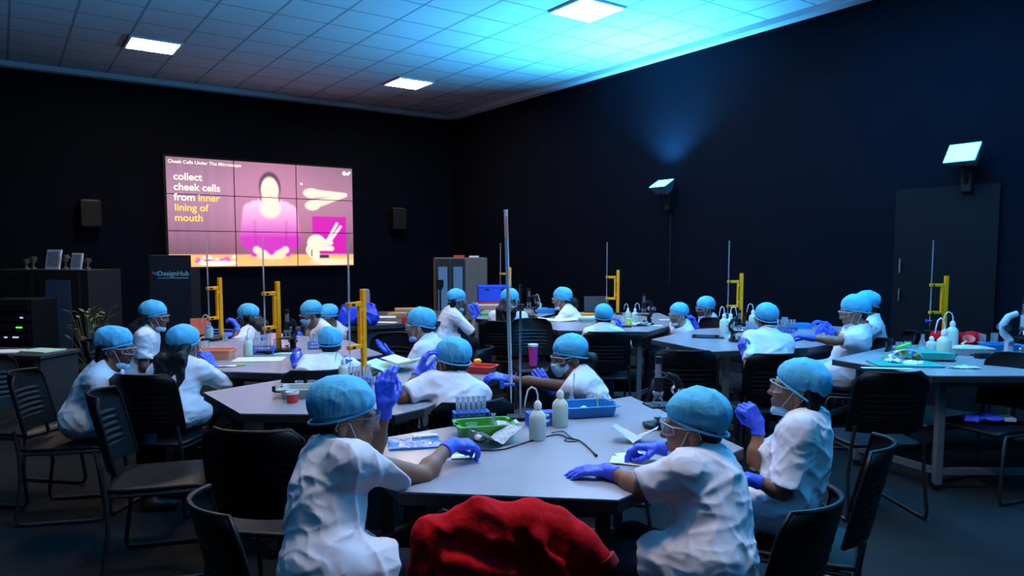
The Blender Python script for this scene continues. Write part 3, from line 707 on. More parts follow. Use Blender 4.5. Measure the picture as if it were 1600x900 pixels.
# dark surround board of the wall recess
# wall speakers
def make_speaker():
    t = thing('wall_speaker', '', 'speaker', (0, 0, 0))
    MB().box((0, -.12, 0), (.28, .20, .40)).build('cabinet', M['plast'], t, bevel=.02)
    MB().box((0, -.222, 0), (.25, .008, .36)).build('grille', M['dark'], t, bevel=.006)
    MB().box((0, -.01, 0), (.08, .02, .14)).build('mount', M['dark'], t)
    MB().box((0, -.12, .204), (.20, .12, .006)).build('top_badge', mat('pale_speaker_top', (.25, .27, .3), .5), t); return t
for px, py, lb in ((617, 343, 'small black wall speaker to the right of the video wall'), (140, 335, 'small black wall speaker to the left of the video wall')):
    place('speaker', make_speaker, wallhit(px, py, 'far'), ROOMROT, lb)
# ------------------------------------------------------------------ left side furniture
t = thing('equipment_cabinet', 'tall grey brown cabinet with a frosted glass door, at the left edge', 'cabinet', (PD(60, 480, 8.2).x, 8.2, 0), math.radians(-12))
MB().box((0, .25, .64), (1.35, .5, 1.28)).build('carcass', M['wood'], t, bevel=.004)
d = MB().box((.30, -.012, .64), (.55, .022, 1.20)).build('door', M['wood'], t); MB().box((.30, -.026, .66), (.33, .006, 1.02)).build('glass_pane', M['cabglass'], d); MB().tube([(.10, -.045, .6), (.10, -.045, .75)], .006, 6).build('handle', M['steel'], d)
d = MB().box((-.36, -.012, .64), (.60, .022, 1.20)).build('open_bay', M['dark'], t)
cabM = Matrix.Translation(t.location) @ Matrix.Rotation(math.radians(-12), 4, 'Z')
r = thing('equipment_rack', 'black amplifier rack with green and blue indicator lights', 'electronics rack', PD(8, 480, 7.3)*1, 0); r.location.z = .0
MB().box((0, .22, .5), (.52, .42, 1.0)).build('housing', M['plast'], r, bevel=.006)
for k, z in enumerate((.62, .72, .82, .93)): 
    f = MB().box((0, -.004, z), (.48, .016, .075)).build('front_unit', M['black'], r); MB().box((-.12, -.014, z), (.12, .006, .02)).build('vent', M['chairmetal'], f)
for x, z, m_ in ((.14, .72, 'ledg'), (.17, .82, 'ledb'), (.10, .62, 'ledw'), (.0, .62, 'ledb')): MB().box((x, -.016, z), (.06 if m_ != 'ledb' else .03, .006, .014)).build('indicator', M[m_], r)
sf = thing('side_desk', 'low dark desk carrying papers in front of the rack', 'desk', PD(18, 560, 6.1), math.radians(-8)); sf.location.z = 0
MB().box((0, 0, .63), (.95, .45, .03)).build('top', M['desk'], sf, bevel=.004)
for x in (-.44, .44): MB().box((x, 0, .307), (.03, .42, .615)).build('side_panel', M['desk'], sf)
for k, (x, y, rz, m_) in enumerate(((-.05, -.05, .2, 'paper'), (.25, .02, -.3, 'mint'))):
    o = tag(MB().box((0, 0, .004), (.30, .21, .008)).build('paper_stack', M[m_]), ('loose white paper' if k == 0 else 'pale green sheet')+' lying on the low dark desk at the left edge', 'paper'); o.location = sf.location+Vector((x, y, .645)); o.rotation_euler = (0, 0, rz)
def frame(loc, rz, w, h, lb, m_='photo'):
    t = thing('award_frame', lb, 'frame', loc, rz); mx = Matrix.Rotation(math.radians(-12), 4, 'X')
    MB().box((0, 0, h/2), (w, .02, h), mx).build('border', M['trim'], t); MB().box((0, -.012, h/2), (w*.8, .006, h*.78), mx).build('picture', M[m_], t); return t
for x, w, h, lb in ((.02, .19, .23, 'wider framed award on top of the left cabinet'), (.34, .14, .19, 'narrow framed award on the right of the left cabinet top')):
    frame(cabM @ Vector((x, .2, 1.282)), math.radians(-12), w, h, lb)
for k, (x, hh, lb) in enumerate(((-.34, .12, 'small silver trophy cup at the left on the cabinet top'), (-.24, .15, 'taller silver trophy cup beside the wider frame'), (.20, .17, 'small gilt trophy cup between the two framed awards'), (.50, .13, 'dark trophy cup at the right end of the cabinet top'))):
    t = thing('trophy_cup', lb, 'trophy', cabM @ Vector((x, .2, 1.28))); m_ = mat('trophy_metal', (.35, .33, .28), .3, metal=.9)
    MB().lathe([(.03, 0), (.03, .02), (.008, .03), (.008, hh*.45), (.03, hh*.6), (.036, hh), (.030, hh), (.0001, hh*.62)]).build('cup', m_, t, smooth=True)
    MB().tube([(.034, 0, hh*.9), (.055, 0, hh*.8), (.03, 0, hh*.65)], .003, 6).tube([(-.034, 0, hh*.9), (-.055, 0, hh*.8), (-.03, 0, hh*.65)], .003, 6).build('handle', m_, t)
lp = PD(268, 470, 7.6)
t = thing('lectern', 'black lectern with a small blue lettered sign, left of the video wall', 'lectern', (lp.x, 7.6, 0), math.radians(8))
MB().box((0, .18, .66), (.40, .34, 1.32)).build('column', M['dark'], t, bevel=.006)
MB().box((0, -.004, .72), (.42, .014, 1.46)).build('front_board', mat('lectern_front', (.008, .012, .02), .45), t, bevel=.004)
MB().box((0, .20, .02), (.46, .46, .04)).build('base', M['dark'], t)
tp = text('DesignHub', .070, (-.125, -.014, 1.235), M['postertext'], t, bold=.001)
MB().box((.03, -.013, 1.21), (.30, .003, .007)).build('underline', M['postertext'], t)
MB().box((-.165, -.013, 1.262), (.03, .003, .03)).build('logo_mark', mat('logo_red', (.35, .03, .05), .5), t); MB().box((-.138, -.013, 1.258), (.03, .003, .03)).build('logo_mark', mat('logo_blue', (.02, .15, .5), .5), t)
# potted plant behind the girls
pp = PD(140, 540, 6.6)
t = thing('potted_plant', 'dry looking leafy plant in a dark pot beside the left girls', 'plant', (pp.x, 6.6, 0))
MB().lathe([(.13, 0), (.17, .38), (.185, .40), (.185, .44), (.165, .44), (.15, .40), (.0001, .40)], n=20).build('pot', M['pot'], t, smooth=True)
lf = MB(); stm = MB(); rs = random.Random(4)
for k in range(70):
    a = rs.uniform(0, 2*PI); r = rs.uniform(.02, .19); z = rs.uniform(.5, .96); c = Vector((r*math.cos(a), r*math.sin(a), z)); stm.tube([(0, 0, .4), tuple(c*.5+Vector((0, 0, .22))), tuple(c)], [.005, .003, .0015], 4)
    d = Vector((math.cos(a), math.sin(a), rs.uniform(-.4, .8))).normalized()*rs.uniform(.05, .09); s_ = d.cross(Vector((0, 0, 1))).normalized()*.02
    lf.add([c, c+d*.5+s_+Vector((0, 0, .006)), c+d, c+d*.5-s_+Vector((0, 0, .006)), c+d*.5-Vector((0, 0, .004))], [(0, 1, 4), (1, 2, 4), (2, 3, 4), (3, 0, 4)])
fo = lf.build('foliage', M['leaf'], t, solid=.002); stm.build('stems', M['leaf'], t)
# cabinets at the back corner
def back_cabinet():
    p = PD(721, 450, 12.0); t = thing('display_cabinet', 'grey brown two door cabinet with glass panes, in the far corner', 'cabinet', (p.x, 12.0, 0), math.radians(10))
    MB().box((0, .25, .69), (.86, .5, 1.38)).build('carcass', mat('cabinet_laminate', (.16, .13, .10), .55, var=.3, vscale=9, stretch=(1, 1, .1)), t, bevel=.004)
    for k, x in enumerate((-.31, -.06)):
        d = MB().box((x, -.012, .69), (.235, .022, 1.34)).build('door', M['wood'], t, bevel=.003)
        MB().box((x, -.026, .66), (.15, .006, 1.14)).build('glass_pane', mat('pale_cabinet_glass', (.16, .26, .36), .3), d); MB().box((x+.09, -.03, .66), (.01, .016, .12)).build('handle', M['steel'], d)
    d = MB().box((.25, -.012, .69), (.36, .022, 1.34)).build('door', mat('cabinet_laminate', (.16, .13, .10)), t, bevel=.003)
    return t
bc = back_cabinet()
q = bc.location
o = tag(MB().box((0, 0, .02), (.18, .12, .035)).build('tape_roll_box', M['redpl']), 'small pale red box on the far corner cabinet', 'box'); o.location = (q.x-.05, q.y+.2, 1.381)
o = tag(MB().box((0, 0, .015), (.16, .10, .03)).build('paper_packet', M['paper']), 'small white packet on the right of the far corner cabinet', 'packet'); o.location = (q.x+.2, q.y+.22, 1.381)
# ------------------------------------------------------------------ tables
TZ = .75
def table(name, pix, label, steel='tableleg', legs=None, rails=None, poly=None):
    P = poly or [PT(x, y, TZ) for x, y in pix]; c = sum(P, Vector())/len(P)
    t = thing(name, label, 'table', (c.x, c.y, 0), 0, None)
    L = [(p-c) for p in P]
    MB().prism([(p.x, p.y) for p in L], TZ-.006, TZ).build('tabletop', M['tabletop'], t)
    MB().prism([(p.x*.9995, p.y*.9995) for p in L], TZ-.042, TZ-.0065).build('edge_band', M['tabledge'], t)
    pts = legs if legs is not None else [(p.x*.80, p.y*.80) for p in L]
    for x, y in pts:
        l = MB().box((x, y, (TZ-.042)/2+.02), (.045, .045, TZ-.042-.04)).build('leg', M[steel], t, bevel=.003)
        MB().lathe([(.0001, 0), (.025, .005), (.025, .03), (.018, .04)], (x, y, 0), 12).build('foot', M['plast'], l)
    rl_ = MB(); n = len(pts)
    for k in range(n if rails is None else rails):
        a = Vector((*pts[k], .12)); b_ = Vector((*pts[(k+1) % n], .12)); d = b_-a; mm = (a+b_)/2
        rl_.box(tuple(mm), (max(d.length-.045, .05), .03, .04), rz=math.atan2(d.y, d.x))
    rl_.build('foot_rail', M[steel], t)
    ap = MB()
    for k in range(n):
        a = Vector((*pts[k], TZ-.07)); b_ = Vector((*pts[(k+1) % n], TZ-.07)); d = b_-a; mm = (a+b_)/2
        ap.box(tuple(mm), (max(d.length-.045, .05), .025, .05), rz=math.atan2(d.y, d.x))
    ap.build('apron', M[steel], t)
    return t, c
T1, c1 = table('lab_table', [(540, 694), (625, 768), (966, 781), (1162, 700), (985, 619)], 'front grey faceted table with the green and blue trays')
T2, c2 = table('lab_table', [(318, 613), (375, 646), (617, 648), (663, 637), (788, 584), (700, 558), (590, 564), (440, 593)], 'grey table with the red cup and pale tray, glowing pink from the screen')
T3, c3 = table('lab_table', [(233, 560), (351, 580), (440, 583), (598, 553), (545, 532), (430, 520), (322, 523)], 'grey table at the left with the orange tray')
T4, c4 = table('lab_table', [(824, 506), (872, 516), (1013, 518), (1066, 503), (1030, 489), (890, 487)], 'grey table in the middle background with the yellow stand and open papers', 'tablesteel')
T5, c5 = table('lab_table', [(1018, 530), (1113, 549), (1262, 543), (1372, 524), (1340, 512), (1250, 506), (1090, 514)], 'grey table at right centre with the black tablet on it', 'tablesteel')
T6, c6 = table('lab_table', [(1300, 561), (1457, 587), (1650, 587), (1740, 558), (1600, 538), (1400, 539)], 'dark grey table at the right edge with the green board and red cloth', 'tablesteel')
T8, c8 = table('lab_table', [(735, 497), (800, 501), (815, 502), (866, 490), (855, 480), (765, 480)], 'farthest grey table below the blue crate', 'tablesteel')
dk = thing('long_desk', 'long black panelled desk in front of the back wall, with boxes and papers', 'desk', (0, 0, 0))
D = [PT(545, 511), PT(742, 499), PT(704, 485), PT(560, 487)]
dc = sum(D, Vector())/4; dk.location = (dc.x, dc.y, 0); D = [p-dc for p in D]
MB().prism([(p.x, p.y) for p in D], TZ-.04, TZ).build('desktop', M['desk'], dk)
e = D[1]-D[0]; n = Vector((-e.y, e.x, 0)).normalized(); a = D[0]+n*.04; b_ = D[1]+n*.04
MB().prism([tuple(a)[:2], tuple(b_)[:2], tuple(b_+n*.02)[:2], tuple(a+n*.02)[:2]], .03, TZ-.041).build('modesty_panel', mat('dark_panel', (.03, .034, .04), .5), dk)
for p in (D[0], D[1]): 
    q = p*.94; MB().box((q.x, q.y+.25, .355), (.03, .4, .70)).build('side_panel', M['desk'], dk)
# ------------------------------------------------------------------ props
def on(px, py, dz=.0): p = PT(px, py, TZ); p.z = TZ+dz+.0008; return p
def mk_bottle(h=.125, r=.034, curve=1, mt='white_pl'):
    def f():
        t = thing('wash_bottle', '', 'bottle', (0, 0, 0))
        MB().lathe([(.0001, 0), (r*.92, 0), (r, .006), (r, h*.72), (r*.9, h*.82), (r*.5, h*.94), (r*.38, h*.97), (r*.38, h)], n=24).build('body', M[mt], t, smooth=True)
        MB().lathe([(r*.46, h), (r*.46, h+.020), (r*.32, h+.026), (.006, h+.032), (.0001, h+.033)], n=20).build('cap', M['whitepl'], t, smooth=True)
        if curve: MB().tube([(0, 0, h+.028), (0, 0, h+.055), (-.008, 0, h+.078), (-.026, 0, h+.088), (-.042, 0, h+.076), (-.050, 0, h+.045), (-.056, 0, h+.01)], [.0035]*5+[.003, .0018], 8).build('spout', M['whitepl'], t, smooth=True)
        return t
    return f
def bottle(px, py, label, rz=0, scale=1, group='milky wash bottles', kind='bottle', **k): return place(kind+str(sorted(k.items())), mk_bottle(**k), on(px, py), rz, label, group, scale)
def mk_tray(w, d, h, mt, lip=.012):
    def f():
        t = thing('plastic_tray', '', 'tray', (0, 0, 0)); b = MB(); T = .003; s = .90
        def ring(kx, ky, z): return [(kx*w/2, ky*d/2, z) for kx, ky in ()]
        def rr(a, b_, z, r=.02, n=4):
            out = []
            for cx, cy, a0 in ((a-r, b_-r, 0), (-a+r, b_-r, 90), (-a+r, -b_+r, 180), (a-r, -b_+r, 270)):
                for k in range(n+1): an = math.radians(a0+90*k/n); out.append((cx+r*math.cos(an), cy+r*math.sin(an), z))
            return out
        rings = [rr(w/2*s, d/2*s, 0), rr(w/2, d/2, h), rr(w/2+lip, d/2+lip, h+.001), rr(w/2+lip, d/2+lip, h+.005), rr(w/2-T, d/2-T, h+.005), rr(w/2*s-T, d/2*s-T, T)]
        n = len(rings[0]); vs = sum(rings, []); fs = [tuple(range(n))[::-1]]
        for i in range(len(rings)-1): fs += [(i*n+k, i*n+(k+1) % n, (i+1)*n+(k+1) % n, (i+1)*n+k) for k in range(n)]
        fs.append(tuple((len(rings)-1)*n+k for k in range(n))); b.add(vs, fs); b.build('shell', M[mt], t, smooth=True)
        g = MB(); 
        for sx in (-1, 1): g.box((sx*(w/2+lip*.5), 0, h+.001), (lip*1.6, d*.3, .008))
        g.build('grip', M[mt], t, bevel=.002); return t
    return f
def tray(px, py, w, d, h, mt, rz, label): return place(f'tray{w}{d}{h}{mt}', mk_tray(w, d, h, mt), on(px, py), rz, label)
def mk_beaker(h, r):
    def f():
        t = thing('glass_beaker', '', 'beaker', (0, 0, 0))
        MB().lathe([(.0001, 0), (r, 0), (r, h*.97), (r*1.08, h), (r*1.04, h), (r*.94, h*.96), (r*.93, .004), (.0001, .004)], n=20).build('wall', M['glass'], t, smooth=True)
        g = MB(); 
        for k in range(4): g.box((0, -r*1.012, h*(.3+.14*k)), (r*.35, .0008, .0012))
        g.build('graduation', M['strap'], t); return t
    return f
def beaker(loc, label, h=.06, r=.024, group='glass beakers'): return place(f'beaker{h}{r}', mk_beaker(h, r), loc, random.uniform(0, 6), label, group)
def mk_flask(h, liq=0):
    def f():
        t = thing('conical_flask', '', 'flask', (0, 0, 0)); r = h*.34
        MB().lathe([(.0001, 0), (r*.95, 0), (r, .005), (r*.96, .012), (r*.3, h*.72), (r*.28, h*.95), (r*.38, h), (r*.33, h), (r*.24, h*.94), (r*.26, h*.71), (r*.9, .012), (.0001, .004)], n=20).build('wall', M['glass'], t, smooth=True)
        if liq: MB().lathe([(.0001, .005), (r*.88, .006), (r*.88, .013), (r*.62, h*.32), (.0001, h*.32)], n=20).build('contents', M['liquid'], t, smooth=True)
        return t
    return f
def flask(loc, label, h=.09, liq=0): return place(f'flask{h}{liq}', mk_flask(h, liq), loc, 0, label, 'conical flasks')
def mk_rack(w=.17, mt='rackblue'):
    def f():
        t = thing('test_tube_rack', '', 'rack', (0, 0, 0)); d, h = .06, .055
        for z in (.004, .03, h): MB().box((0, 0, z), (w, d, .005)).build('shelf', M[mt], t, bevel=.001)
        for sx in (-1, 1): MB().box((sx*w/2, 0, h/2), (.006, d, h+.006)).build('end_panel', M[mt], t, bevel=.001)
        g = MB()
        for k in range(6): g.lathe([(.0095, 0), (.0095, .002), (.0075, .002)], ((k-2.5)*w/6.6, -.014, h+.0025), 12).lathe([(.0095, 0), (.0095, .002), (.0075, .002)], ((k-2.5)*w/6.6, .014, h+.0025), 12)
        g.build('hole_ring', M[mt], t); return t
    return f
def mk_tube():
    return tag(MB().lathe([(.0001, 0), (.005, .002), (.0072, .008), (.0072, .108), (.0085, .110), (.0085, .112), (.0062, .110), (.006, .01), (.0001, .004)], n=10).build('test_tube', M['glass'], smooth=True), '', 'test tube')
def rack(px, py, rz, label, where, n=6, rows=(0,), dz=0, w=.17, scale=1, mt='rackblue'):
    p = on(px, py, dz); place(f'rack{w}{mt}', mk_rack(w, mt), p, rz, label, None, scale)
    for r in rows:
        for k in range(n):
            l = Vector(((k-2.5)*w/6.6, (-.014, .014)[r], .0085))*scale; l = Matrix.Rotation(rz, 3, 'Z') @ l
            place('tube', mk_tube, p+l, 0, 'clear glass test tube standing in '+where, 'test tubes in '+where, scale)
def mk_scope(white=0):
    def f():
        t = thing('microscope', '', 'microscope', (0, 0, 0)); m = M['scopewhite' if white else 'black']; a = M['scopewhite' if white else 'black']
        # faces -x (stage side), arm at +x
        b = MB(); b.prism([(-.075, -.05), (-.085, .0), (-.075, .05), (.06, .065), (.085, .0), (.06, -.065)], 0, .022); b.build('base', m, t, bevel=.004)
        MB().box((.055, 0, .06), (.035, .04, .09)).build('pillar', m, t, bevel=.006)
        ar = MB(); P_ = [(.055, 0, .095), (.085, 0, .13), (.09, 0, .18), (.065, 0, .225), (.02, 0, .245)]; ar.tube(P_, [.02, .021, .021, .019, .016], 10); ar.build('arm', a, t, smooth=True)
        MB().box((-.02, 0, .105), (.11, .11, .008)).box((.03, 0, .10), (.05, .03, .02)).build('stage', M['black'], t, bevel=.002)
        c = MB(); c.tube([(-.03, -.04, .112), (-.02, -.005, .113)], .003, 5).tube([(-.03, .04, .112), (-.02, .005, .113)], .003, 5); c.build('stage_clip', M['steel'], t)
        MB().cyl((-.02, 0, .17), (-.02, 0, .235), .021, .021, 16).build('body_tube', m, t, smooth=True)
        ep = MB().cyl((-.02, 0, .235), (-.02, 0, .30), .0155, .0155, 16).build('draw_tube', M['chrome'], t, smooth=True); MB().cyl((-.02, 0, .298), (-.02, 0, .33), .0175, .0165, 16).build('eyepiece', M['black'], ep, smooth=True)
        no = MB().lathe([(.018, .0), (.026, .008), (.026, .02), (.012, .026)], (-.02, 0, .148), 16).build('nosepiece', M['chrome'], t, smooth=True)
        for k in range(3):
            an = k*2.1+PI; d = Vector((math.cos(an)*.5, math.sin(an)*.5, -1)).normalized(); o_ = Vector((-.02+math.cos(an)*.01, math.sin(an)*.01, .152)); MB().cyl(o_, o_+d*.032, .0085, .005, 10).build('objective', M['steel'], no, smooth=True)
        for sy in (-1, 1):
            MB().cyl((.085, sy*.018, .165), (.085, sy*.045, .165), .020, .020, 16).build('coarse_knob', M['chrome'], t, smooth=True)
            MB().cyl((.055, sy*.018, .075), (.055, sy*.036, .075), .013, .013, 14).build('fine_knob', M['chrome'], t, smooth=True)
        MB().lathe([(.02, 0), (.022, .004), (.016, .012), (.0001, .013)], (-.02, 0, .04), 16).tube([(-.02, 0, .02), (-.02, 0, .045)], .006, 6).build('mirror', M['chrome'], t, smooth=True)
        return t
    return f
def scope(px, py, rz, label, white=0, scale=1): return place(f'scope{white}', mk_scope(white), on(px, py), rz, label, 'upright school microscopes', scale)
def mk_stand():
    t = thing('clamp_stand', '', 'lab stand', (0, 0, 0)); y = M['yellow']
    MB().box((0, 0, .27), (.034, .024, .50)).build('post', y, t, bevel=.003)
    MB().box((-.055, 0, .010), (.22, .13, .020)).build('base', M['black'], t, bevel=.004)
    b = MB(); b.box((-.036, 0, .315), (.018, .022, .27)); b.box((-.085, 0, .435), (.115, .03, .026)).box((-.085, 0, .185), (.115, .03, .026)); b.box((-.022, 0, .40), (.03, .02, .02)).box((-.022, 0, .23), (.03, .02, .02)); b.build('burette_bracket', y, t, bevel=.003)
    MB().cyl((-.12, -.02, .435), (-.12, -.034, .435), .008, .008, 10).cyl((-.12, -.02, .185), (-.12, -.034, .185), .008, .008, 10).build('screw', M['black'], t)
    return t
def mk_burette():
    t = thing('burette', '', 'burette', (0, 0, 0)); m = M['glass']
    MB().lathe([(.0052, .09), (.0058, .11), (.0058, .80), (.0072, .805), (.0072, .81), (.0048, .80), (.0048, .11), (.0035, .09)], n=10).build('tube', m, t, smooth=True)
    MB().lathe([(.0014, 0), (.0035, .03), (.0035, .09), (.002, .09), (.001, 0)], n=8).build('tip', m, t, smooth=True)
    s = MB(); s.cyl((-.022, 0, .075), (.016, 0, .075), .007, .006, 10).box((-.03, 0, .075), (.016, .006, .028)); s.build('stopcock', M['rackblue'], t, smooth=True)
    g = MB()
    for k in range(50): g.box((0, -.0062, .14+k*.0125), (.006 if k % 5 else .009, .0008, .0011))
    g.build('graduation_marks', M['strap'], t); return t
def stand(px, ytop, rz, label, blabel, H=.52, bur=True):
    # base pixel from the top pixel of the post
    lo, hi = ytop+20, ytop+260
    for _ in range(40):
        m_ = (lo+hi)/2; p = PT(px, m_, TZ); q = PD(px, ytop, p.y)
        if q.z-TZ > H: hi = m_
        else: lo = m_
    p = PT(px, (lo+hi)/2, TZ); p.z = TZ+.0008
    place('stand', mk_stand, p, rz, label, 'yellow clamp stands')
    if bur:
        o = Matrix.Rotation(rz, 3, 'Z') @ Vector((-.13, 0, 0)); place('burette', mk_burette, p+o+Vector((0, 0, .035)), rz, blabel, 'glass burettes')
    return p
def sheet(px, py, w, d, rz, m_, label, cat='paper', t=.0015, crumple=0, dz=0, name='paper_sheet', seed=0, fold=None):
    rs = random.Random(seed); ph = [rs.uniform(0, 6) for _ in range(8)]
    def fn(u, v):
        z = .002+crumple*(.5+.5*math.sin(u*7+ph[0]+3*v))*(.4+.6*math.sin(v*6+ph[1])**2)+crumple*.35*abs(math.sin(u*17+ph[2]+v*9))
        if fold: z += fold*abs(u-.5)*2
        return ((u-.5)*w*(1-.1*crumple*10*v*.3), (v-.5)*d+crumple*.3*math.sin(u*9+ph[3]), z)
    nn = 16 if (crumple or fold) else 2
    o = MB().grid(fn, nn, nn).build(name, M[m_], smooth=False, solid=t); p = on(px, py, dz); o.location = p; o.rotation_euler = (0, 0, rz); return tag(o, label, cat)
def blob(px, py, r, h, m_, label, cat, seed=0, name='crumpled_tissue', dz=0, k=.004, amp=.006, elong=1.0, loc=None, fr=90):
    s = SDF(); rs = random.Random(seed); p = on(px, py, dz) if loc is None else Vector(loc)
    for _ in range(7): s.ell((rs.uniform(-r, r)*.6*elong, rs.uniform(-r, r)*.6, h*rs.uniform(.35, .6)), (r*rs.uniform(.4, .7)*elong, r*rs.uniform(.35, .6), h*.5), k=.015)
    s.cut((0, 0, .0), (0, 0, -1)); o = s.build(name, M[m_], None, min(max(r/14, .0035), .012), folds(seed, amp, fr)); o.location = p; return tag(o, label, cat)
# ------------------------------------------------------------------ the people
R_, L_ = 1, -1
def H(side, p, c=.35, **k): return dict(side=side, p=p, c=c, **k)
people = {}
people[1] = person('person in white coat at the front left, one gloved hand raised beside the face', (538, 625), 2.27, 58, hip=(-.57, 2.08), hy=82, pitch=6, near=2, seed=1, goggles='dark', skin='skin', s=1.03,
    hands=[H(R_, (704, 694, 2.48), .45, f=(.85, .5, -.12), n=(-.1, .1, -1), t=.6, E=(660, 744, 2.32)), H(L_, (603, 634, 2.44), [.30, .38, .45, .5], f=(-.05, .05, 1), n=(.25, .95, 0), t=.9, E=(584, 704, 2.46))], sleeve=.70)
people[2] = person('person in white coat at the front right, both gloved hands on the table', (1088, 642), 2.30, -48, hip=(.62, 2.13), hy=-76, pitch=2, near=2, seed=2, skin='skin', s=1.0, trousers='greytrousers',
    hands=[H(L_, (952, 735, 2.33), .15, f=(-1, .12, -.03), n=(0, 0, -1), t=.1, E=(1000, 762, 2.20)), H(R_, (1030, 699, 2.52), [.35, .6, .8, .85], f=(-1, .1, .0), n=(.1, -.2, -1), t=.5, E=(1100, 712, 2.44))], sleeve=.95)
people[3] = person('person with dark bobbed hair at the right, gloved fist raised before the chest', (1253, 590), 2.74, -62, hip=(1.04, 2.66), hy=-72, pitch=-8, near=2, seed=3, skin='skin', hair='bob', s=.97, cappitch=8,
    hands=[H(L_, (1172, 748, 2.56), .5, f=(-1, .2, -.1), E=(1224, 768, 2.54)), H(R_, (1186, 664, 2.80), [.7, .75, .8, .8], f=(-.55, 0, .85), n=(-.35, .9, -.2), t=.95, E=(1180, 722, 2.76))], sleeve=.95)
people[4] = person('person seen from behind at the centre, left glove pressed to the blue cap', (706, 549), 3.72, -22, hy=-52, pitch=8, near=1, seed=4, skin='skin2', s=.98, hip=(-.28, 3.50),
    hands=[H(L_, (656, 580, 3.64), .35, f=(.35, .1, 1), n=(.9, .3, 0), E=(628, 622, 3.50)), H(R_, (686, 598, 3.92), .45, f=(-.6, .1, .75), n=(-.2, .9, 0), e=(1, -.3, -.6))], sleeve=.85)
people[5] = person('person with a face mask over the mouth, reaching a gloved arm to the left', (889, 543), 3.98, -78, hy=-112, pitch=8, near=1, seed=5, skin='skin2', hair='pony', mask='on', s=.98,
    hands=[H(L_, (794, 593, 4.0), .3, f=(-1, 0, .25), n=(0, .3, -1), E=(836, 598, 3.92)), H(R_, (858, 606, 4.15), .3, f=(-.6, 0, .8), n=(0, 1, 0))], sleeve=.9)
people[6] = person('person facing left behind the folder, holding a gloved palm open upwards', (657, 497), 5.1, -80, hy=-86, pitch=4, near=1, seed=6, skin='skin3', s=1.0,
    hands=[H(L_, (613, 556, 5.0), .12, f=(-.8, .0, .6), n=(.3, 0, 1), spread=1.5), H(R_, (620, 566, 5.15), .4, f=(-.7, 0, .3))], sleeve=.95)
people[7] = person('person bent over the left table, seen from behind, beside the nearest yellow stand', (516, 527), 4.75, -12, hy=-8, pitch=14, near=0, seed=7, skin='skin2', s=.93, hip=(-1.17, 4.36),
    hands=[H(L_, (462, 572, 4.60), .4, f=(-.3, .3, .8), n=(.5, .6, 0), E=(470, 590, 4.42)), H(R_, (548, 565, 4.75), .4)], sleeve=.85)
people[8] = person('person with long black hair seen from behind on the left, glove raised to the chin', (288, 526), 4.40, 6, hy=22, pitch=6, near=0, seed=8, skin='skin2', hair='long', s=.98, hip=(-2.02, 4.22),
    hands=[H(R_, (333, 572, 4.62), .4, f=(-.5, 0, .9), n=(-.6, .4, 0), e=(1, -.2, -.8))], sleeve=.9)
people[9] = person('leftmost person, in profile facing right, blue mask pulled under the chin', (180, 530), 4.12, 78, hy=84, pitch=8, near=1, seed=9, skin='skin2', hair='bob', s=1.0,
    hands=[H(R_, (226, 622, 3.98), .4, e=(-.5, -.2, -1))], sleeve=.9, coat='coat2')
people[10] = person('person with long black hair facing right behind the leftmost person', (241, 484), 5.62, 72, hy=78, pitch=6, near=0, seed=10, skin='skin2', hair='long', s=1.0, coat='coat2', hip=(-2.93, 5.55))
people[11] = person('person with long dark hair behind the white wash bottles on the left table', (386, 487), 6.55, -80, hy=-62, pitch=14, near=0, seed=11, skin='skin2', hair='long', s=.98,
    hands=[H(R_, (362, 524, 6.25), .5, f=(-.8, -.3, .2)), H(L_, (372, 512, 6.3), .5, f=(-.5, 0, .8))], sleeve=.9)
people[12] = person('masked person looking down, left one of the pair beyond the left table', (484, 482), 6.8, -135, hy=-118, pitch=18, near=0, seed=12, skin='skin', mask='on', s=1.0,
    hands=[H(R_, (462, 524, 6.25), .5, f=(-.8, -.2, .1))])
people[13] = person('masked person, right one of the pair beyond the left table, half hidden', (511, 487), 7.15, -150, hy=-135, pitch=18, near=0, seed=13, skin='skin2', mask='on', s=.98)
people[14] = person('person facing right in front of the corner cabinet, gloves raised to the face', (714, 462), 7.75, 72, hy=72, pitch=6, near=0, seed=14, skin='skin2', hair='bob', s=1.0,
    hands=[H(R_, (741, 492, 7.7), .5, f=(-.1, 0, 1)), H(L_, (748, 488, 7.95), .5, f=(-.2, 0, 1))], sleeve=1.0)
people[15] = person('person with long dark hair seen from behind, partly hidden by the tall glass burette', (797, 462), 7.35, 14, hy=30, pitch=0, near=0, seed=15, skin='skin', hair='long', s=1.0)
people[16] = person('person facing left at the farthest table with a bare forearm stretched over it', (878, 460), 8.1, -78, hy=-88, pitch=6, near=0, seed=16, skin='skin', hair='pony', s=1.05,
    hands=[H(L_, (838, 494, 7.85), .5, noglove=1)])
people[17] = person('person seen from behind in front of the middle background table', (943, 487), 6.4, 2, hy=4, pitch=4, near=0, seed=17, skin='skin2', s=.92, hip=(.80, 6.30),
    hands=[H(R_, (969, 514, 6.55), .5, f=(-.1, 0, 1), n=(-1, 0, 0))])
people[18] = person('person with goggles facing left between the two background tables', (1060, 484), 7.05, -105, hy=-118, pitch=4, near=0, seed=18, skin='skin3', mask='chin', s=.95, hip=(1.72, 7.12))
people[19] = person('person with a lowered mask facing left against the dark wall, right one of a pair', (1102, 474), 7.5, -95, hy=-112, pitch=6, near=0, seed=19, skin='skin2', s=.97, hip=(2.13, 7.6),
    hands=[H(L_, (1087, 508, 7.3), .5, f=(-.3, 0, 1))])
people[20] = person('person seen from behind at right centre, close to the table with the tablet', (1197, 488), 5.28, -4, hy=-6, pitch=4, near=0, seed=20, skin='skin', s=.93, hip=(1.83, 5.02),
    hands=[H(L_, (1163, 553, 5.10), .5, f=(-.3, .1, 1), n=(.6, .6, 0), E=(1172, 580, 4.98))])
